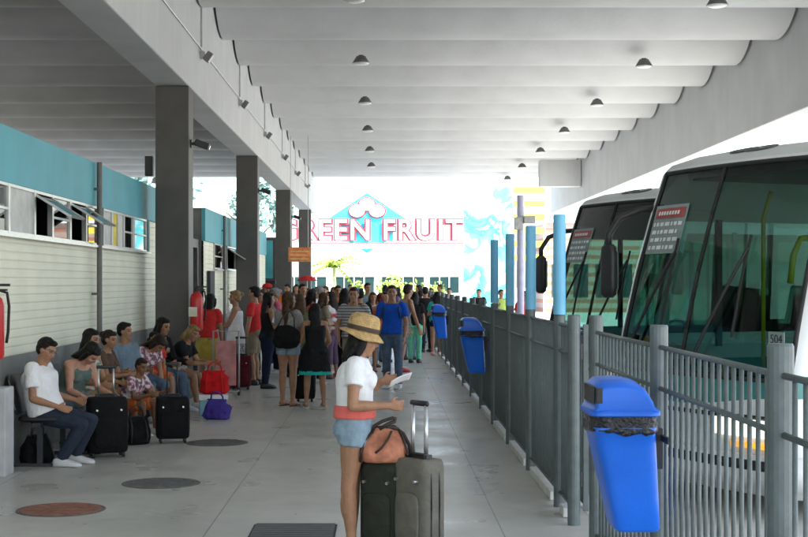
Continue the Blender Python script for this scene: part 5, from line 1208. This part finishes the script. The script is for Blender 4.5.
P(415,363,'person in dark top and mint green trousers near the third litter bin',80,H=1.56,female=True,hair=('bob','black'),top=('tee',c_black),bottom=('trousers',c_mint),shoes=('trainer',s_black))
P(426,352,'person in black t-shirt and black trousers just left of the farthest bin',110,H=1.66,hair=('short','black'),top=('tee',c_black),bottom=('trousers',c_black),shoes=('trainer',s_black))
P(436.5,355.5,'person in dark shorts and pink shoes mostly hidden by the farthest litter bin',90,H=1.55,female=True,hair=('long','black'),top=('tee',c_teal),bottom=('shorts',c_navy),shoes=('trainer',s_pink))
# farther heads
rnd=random.Random(4)
far=[(308,40,'woman in pale pink top far back below the orange sign',c_pink,True,'brown'),(314,45,'person in dark green top far back below the orange sign',c_dgreen,False,'black'),(333,44,'far person in mustard top left of the palm trunk',c_yellow,True,'brown'),
 (361,43,'far man in navy shirt right of the palm trunk',c_navy,False,'black'),(386,46,'far woman in coral top under the middle of the shop windows',c_coral,True,'black'),(411,38,'far man in olive shirt right of the leaning man',c_olive,False,'dark'),
 (420,44,'far woman in white behind the leaning man',c_white,True,'dark'),(431,47,'far man in grey shirt above the farthest litter bin',c_grey,False,'black'),(441,50,'far person in brown beside the end of the railing',c_brown,False,'brown'),
 (350,52,'far person in red near the shop, left of the broad striped man',M_redcloth,False,'black'),(398,41,'far person in purple just right of the man in blue',c_purple2,True,'black'),(449,44,'far man in black walking close to the end of the railing',c_black,False,'black'),
 (288,37,'far man in orange between the second and third pillars',c_orange,False,'black'),(296,42,'far woman in denim shirt beside the third pillar',c_denim,True,'dark'),(324,48,'far person in teal below the palm leaves',c_teal,False,'black')]
for i,(px,d,l,c,fem,hcn) in enumerate(far):
    P(px,0,l,rnd.choice((-90,-80,90,100,0,180)),d=d,H=rnd.uniform(1.56,1.74),female=fem,hair=('long' if fem else 'short',hcn),top=('tee',c),bottom=('trousers',rnd.choice((c_navy,c_denim,c_black,c_khaki))),shoes=('trainer',s_black),vox=.016)
for px,d,l,c in ((525,36,'person in red shirt standing on the road beyond the lilac column',M_redcloth),(479,48,'person in black on the road beyond the railing, left of the blue posts',c_black),(501,44,'person in yellow green shirt on the road between two blue posts',cloth('lime',(.35,.5,.12)))):
    P(px,0,l,-90,d=d,H=1.70,hair=('short','black'),top=('tee',c),bottom=('trousers',c_navy),shoes=('trainer',s_black),vox=.014,z0=-.15)
for px,d,l,c,fem,hcn in ((262,26.5,'man in grey vest squeezed between the red shirted man and the woman in black',c_grey,False,'dark'),(294,26,'woman in black blouse just left of the woman in the olive top',c_black,True,'black'),
  (311,27,'woman in coral top looking over the girl in the short black dress',c_coral,True,'black'),(323,25.5,'woman in khaki top with brown hair left of the woman with red strap',c_khaki,True,'brown'),
  (360,27.5,'man in black t-shirt just right of the broad striped man',c_black,False,'black'),(385,31,'man in maroon t-shirt half hidden by the man in bright blue',cloth('dark_red',(.28,.01,.015)),False,'black'),
  (409,32,'woman with blond hair and purple top between the leaning man and mint trousers',c_purple2,True,'blond'),(420,37,'man in white t-shirt left of the farthest litter bin, farther back',c_white,False,'dark'),
  (427,41,'far woman in coral top left of the farthest litter bin',c_coral,True,'black')):
    P(px,0,l,[95,-80,150,60,-100,20][int(px)%6],d=d,H=1.56+(px%7)*.025,female=fem,hair=('long' if fem else 'short',hcn),top=('tee',c),bottom=('trousers',[c_navy,c_denim,c_khaki][int(px)%3]),shoes=('trainer',s_black),vox=.012)
flush()

# ================================================================== CAMERA AND LIGHT
cam=bpy.data.cameras.new('camera'); co=bpy.data.objects.new('camera',cam); COL.objects.link(co); S.camera=co
co.location=(0,0,EYE); co.rotation_euler=(R(90),0,0); cam.sensor_width=36; cam.lens=F/808*36; cam.shift_x=21/808; cam.shift_y=14.5/808; cam.clip_end=2000; cam.clip_start=.05
w=bpy.data.worlds.new('World'); S.world=w; w.use_nodes=True; nt=w.node_tree; bg=nt.nodes['Background']
sky=nt.nodes.new('ShaderNodeTexSky'); sky.sky_type='NISHITA'; sky.sun_disc=False; 
sd=V((.42,-.45,.90)).normalized(); el=math.asin(sd.z); az=math.atan2(sd.x,sd.y)
sky.sun_elevation=el; sky.sun_rotation=az; sky.dust_density=2.0
nt.links.new(sky.outputs[0],bg.inputs['Color']); bg.inputs['Strength'].default_value=.15
sl=bpy.data.lights.new('sun','SUN'); sl.energy=4.5; sl.angle=R(.5); sl.color=(1,.975,.93); so=bpy.data.objects.new('sun',sl); COL.objects.link(so); so.rotation_euler=sd.to_track_quat('Z','Y').to_euler(); so.location=(20,-20,40)
vs=S.view_settings; vs.view_transform='Standard'; vs.look='None'; vs.exposure=2.25; vs.gamma=1; vs.use_curve_mapping=False
S.render.engine='CYCLES'; cy=S.cycles; cy.use_denoising=True; cy.max_bounces=10; cy.diffuse_bounces=6; cy.transparent_max_bounces=16; cy.glossy_bounces=4; cy.sample_clamp_indirect=4.; cy.caustics_reflective=False; cy.caustics_refractive=False
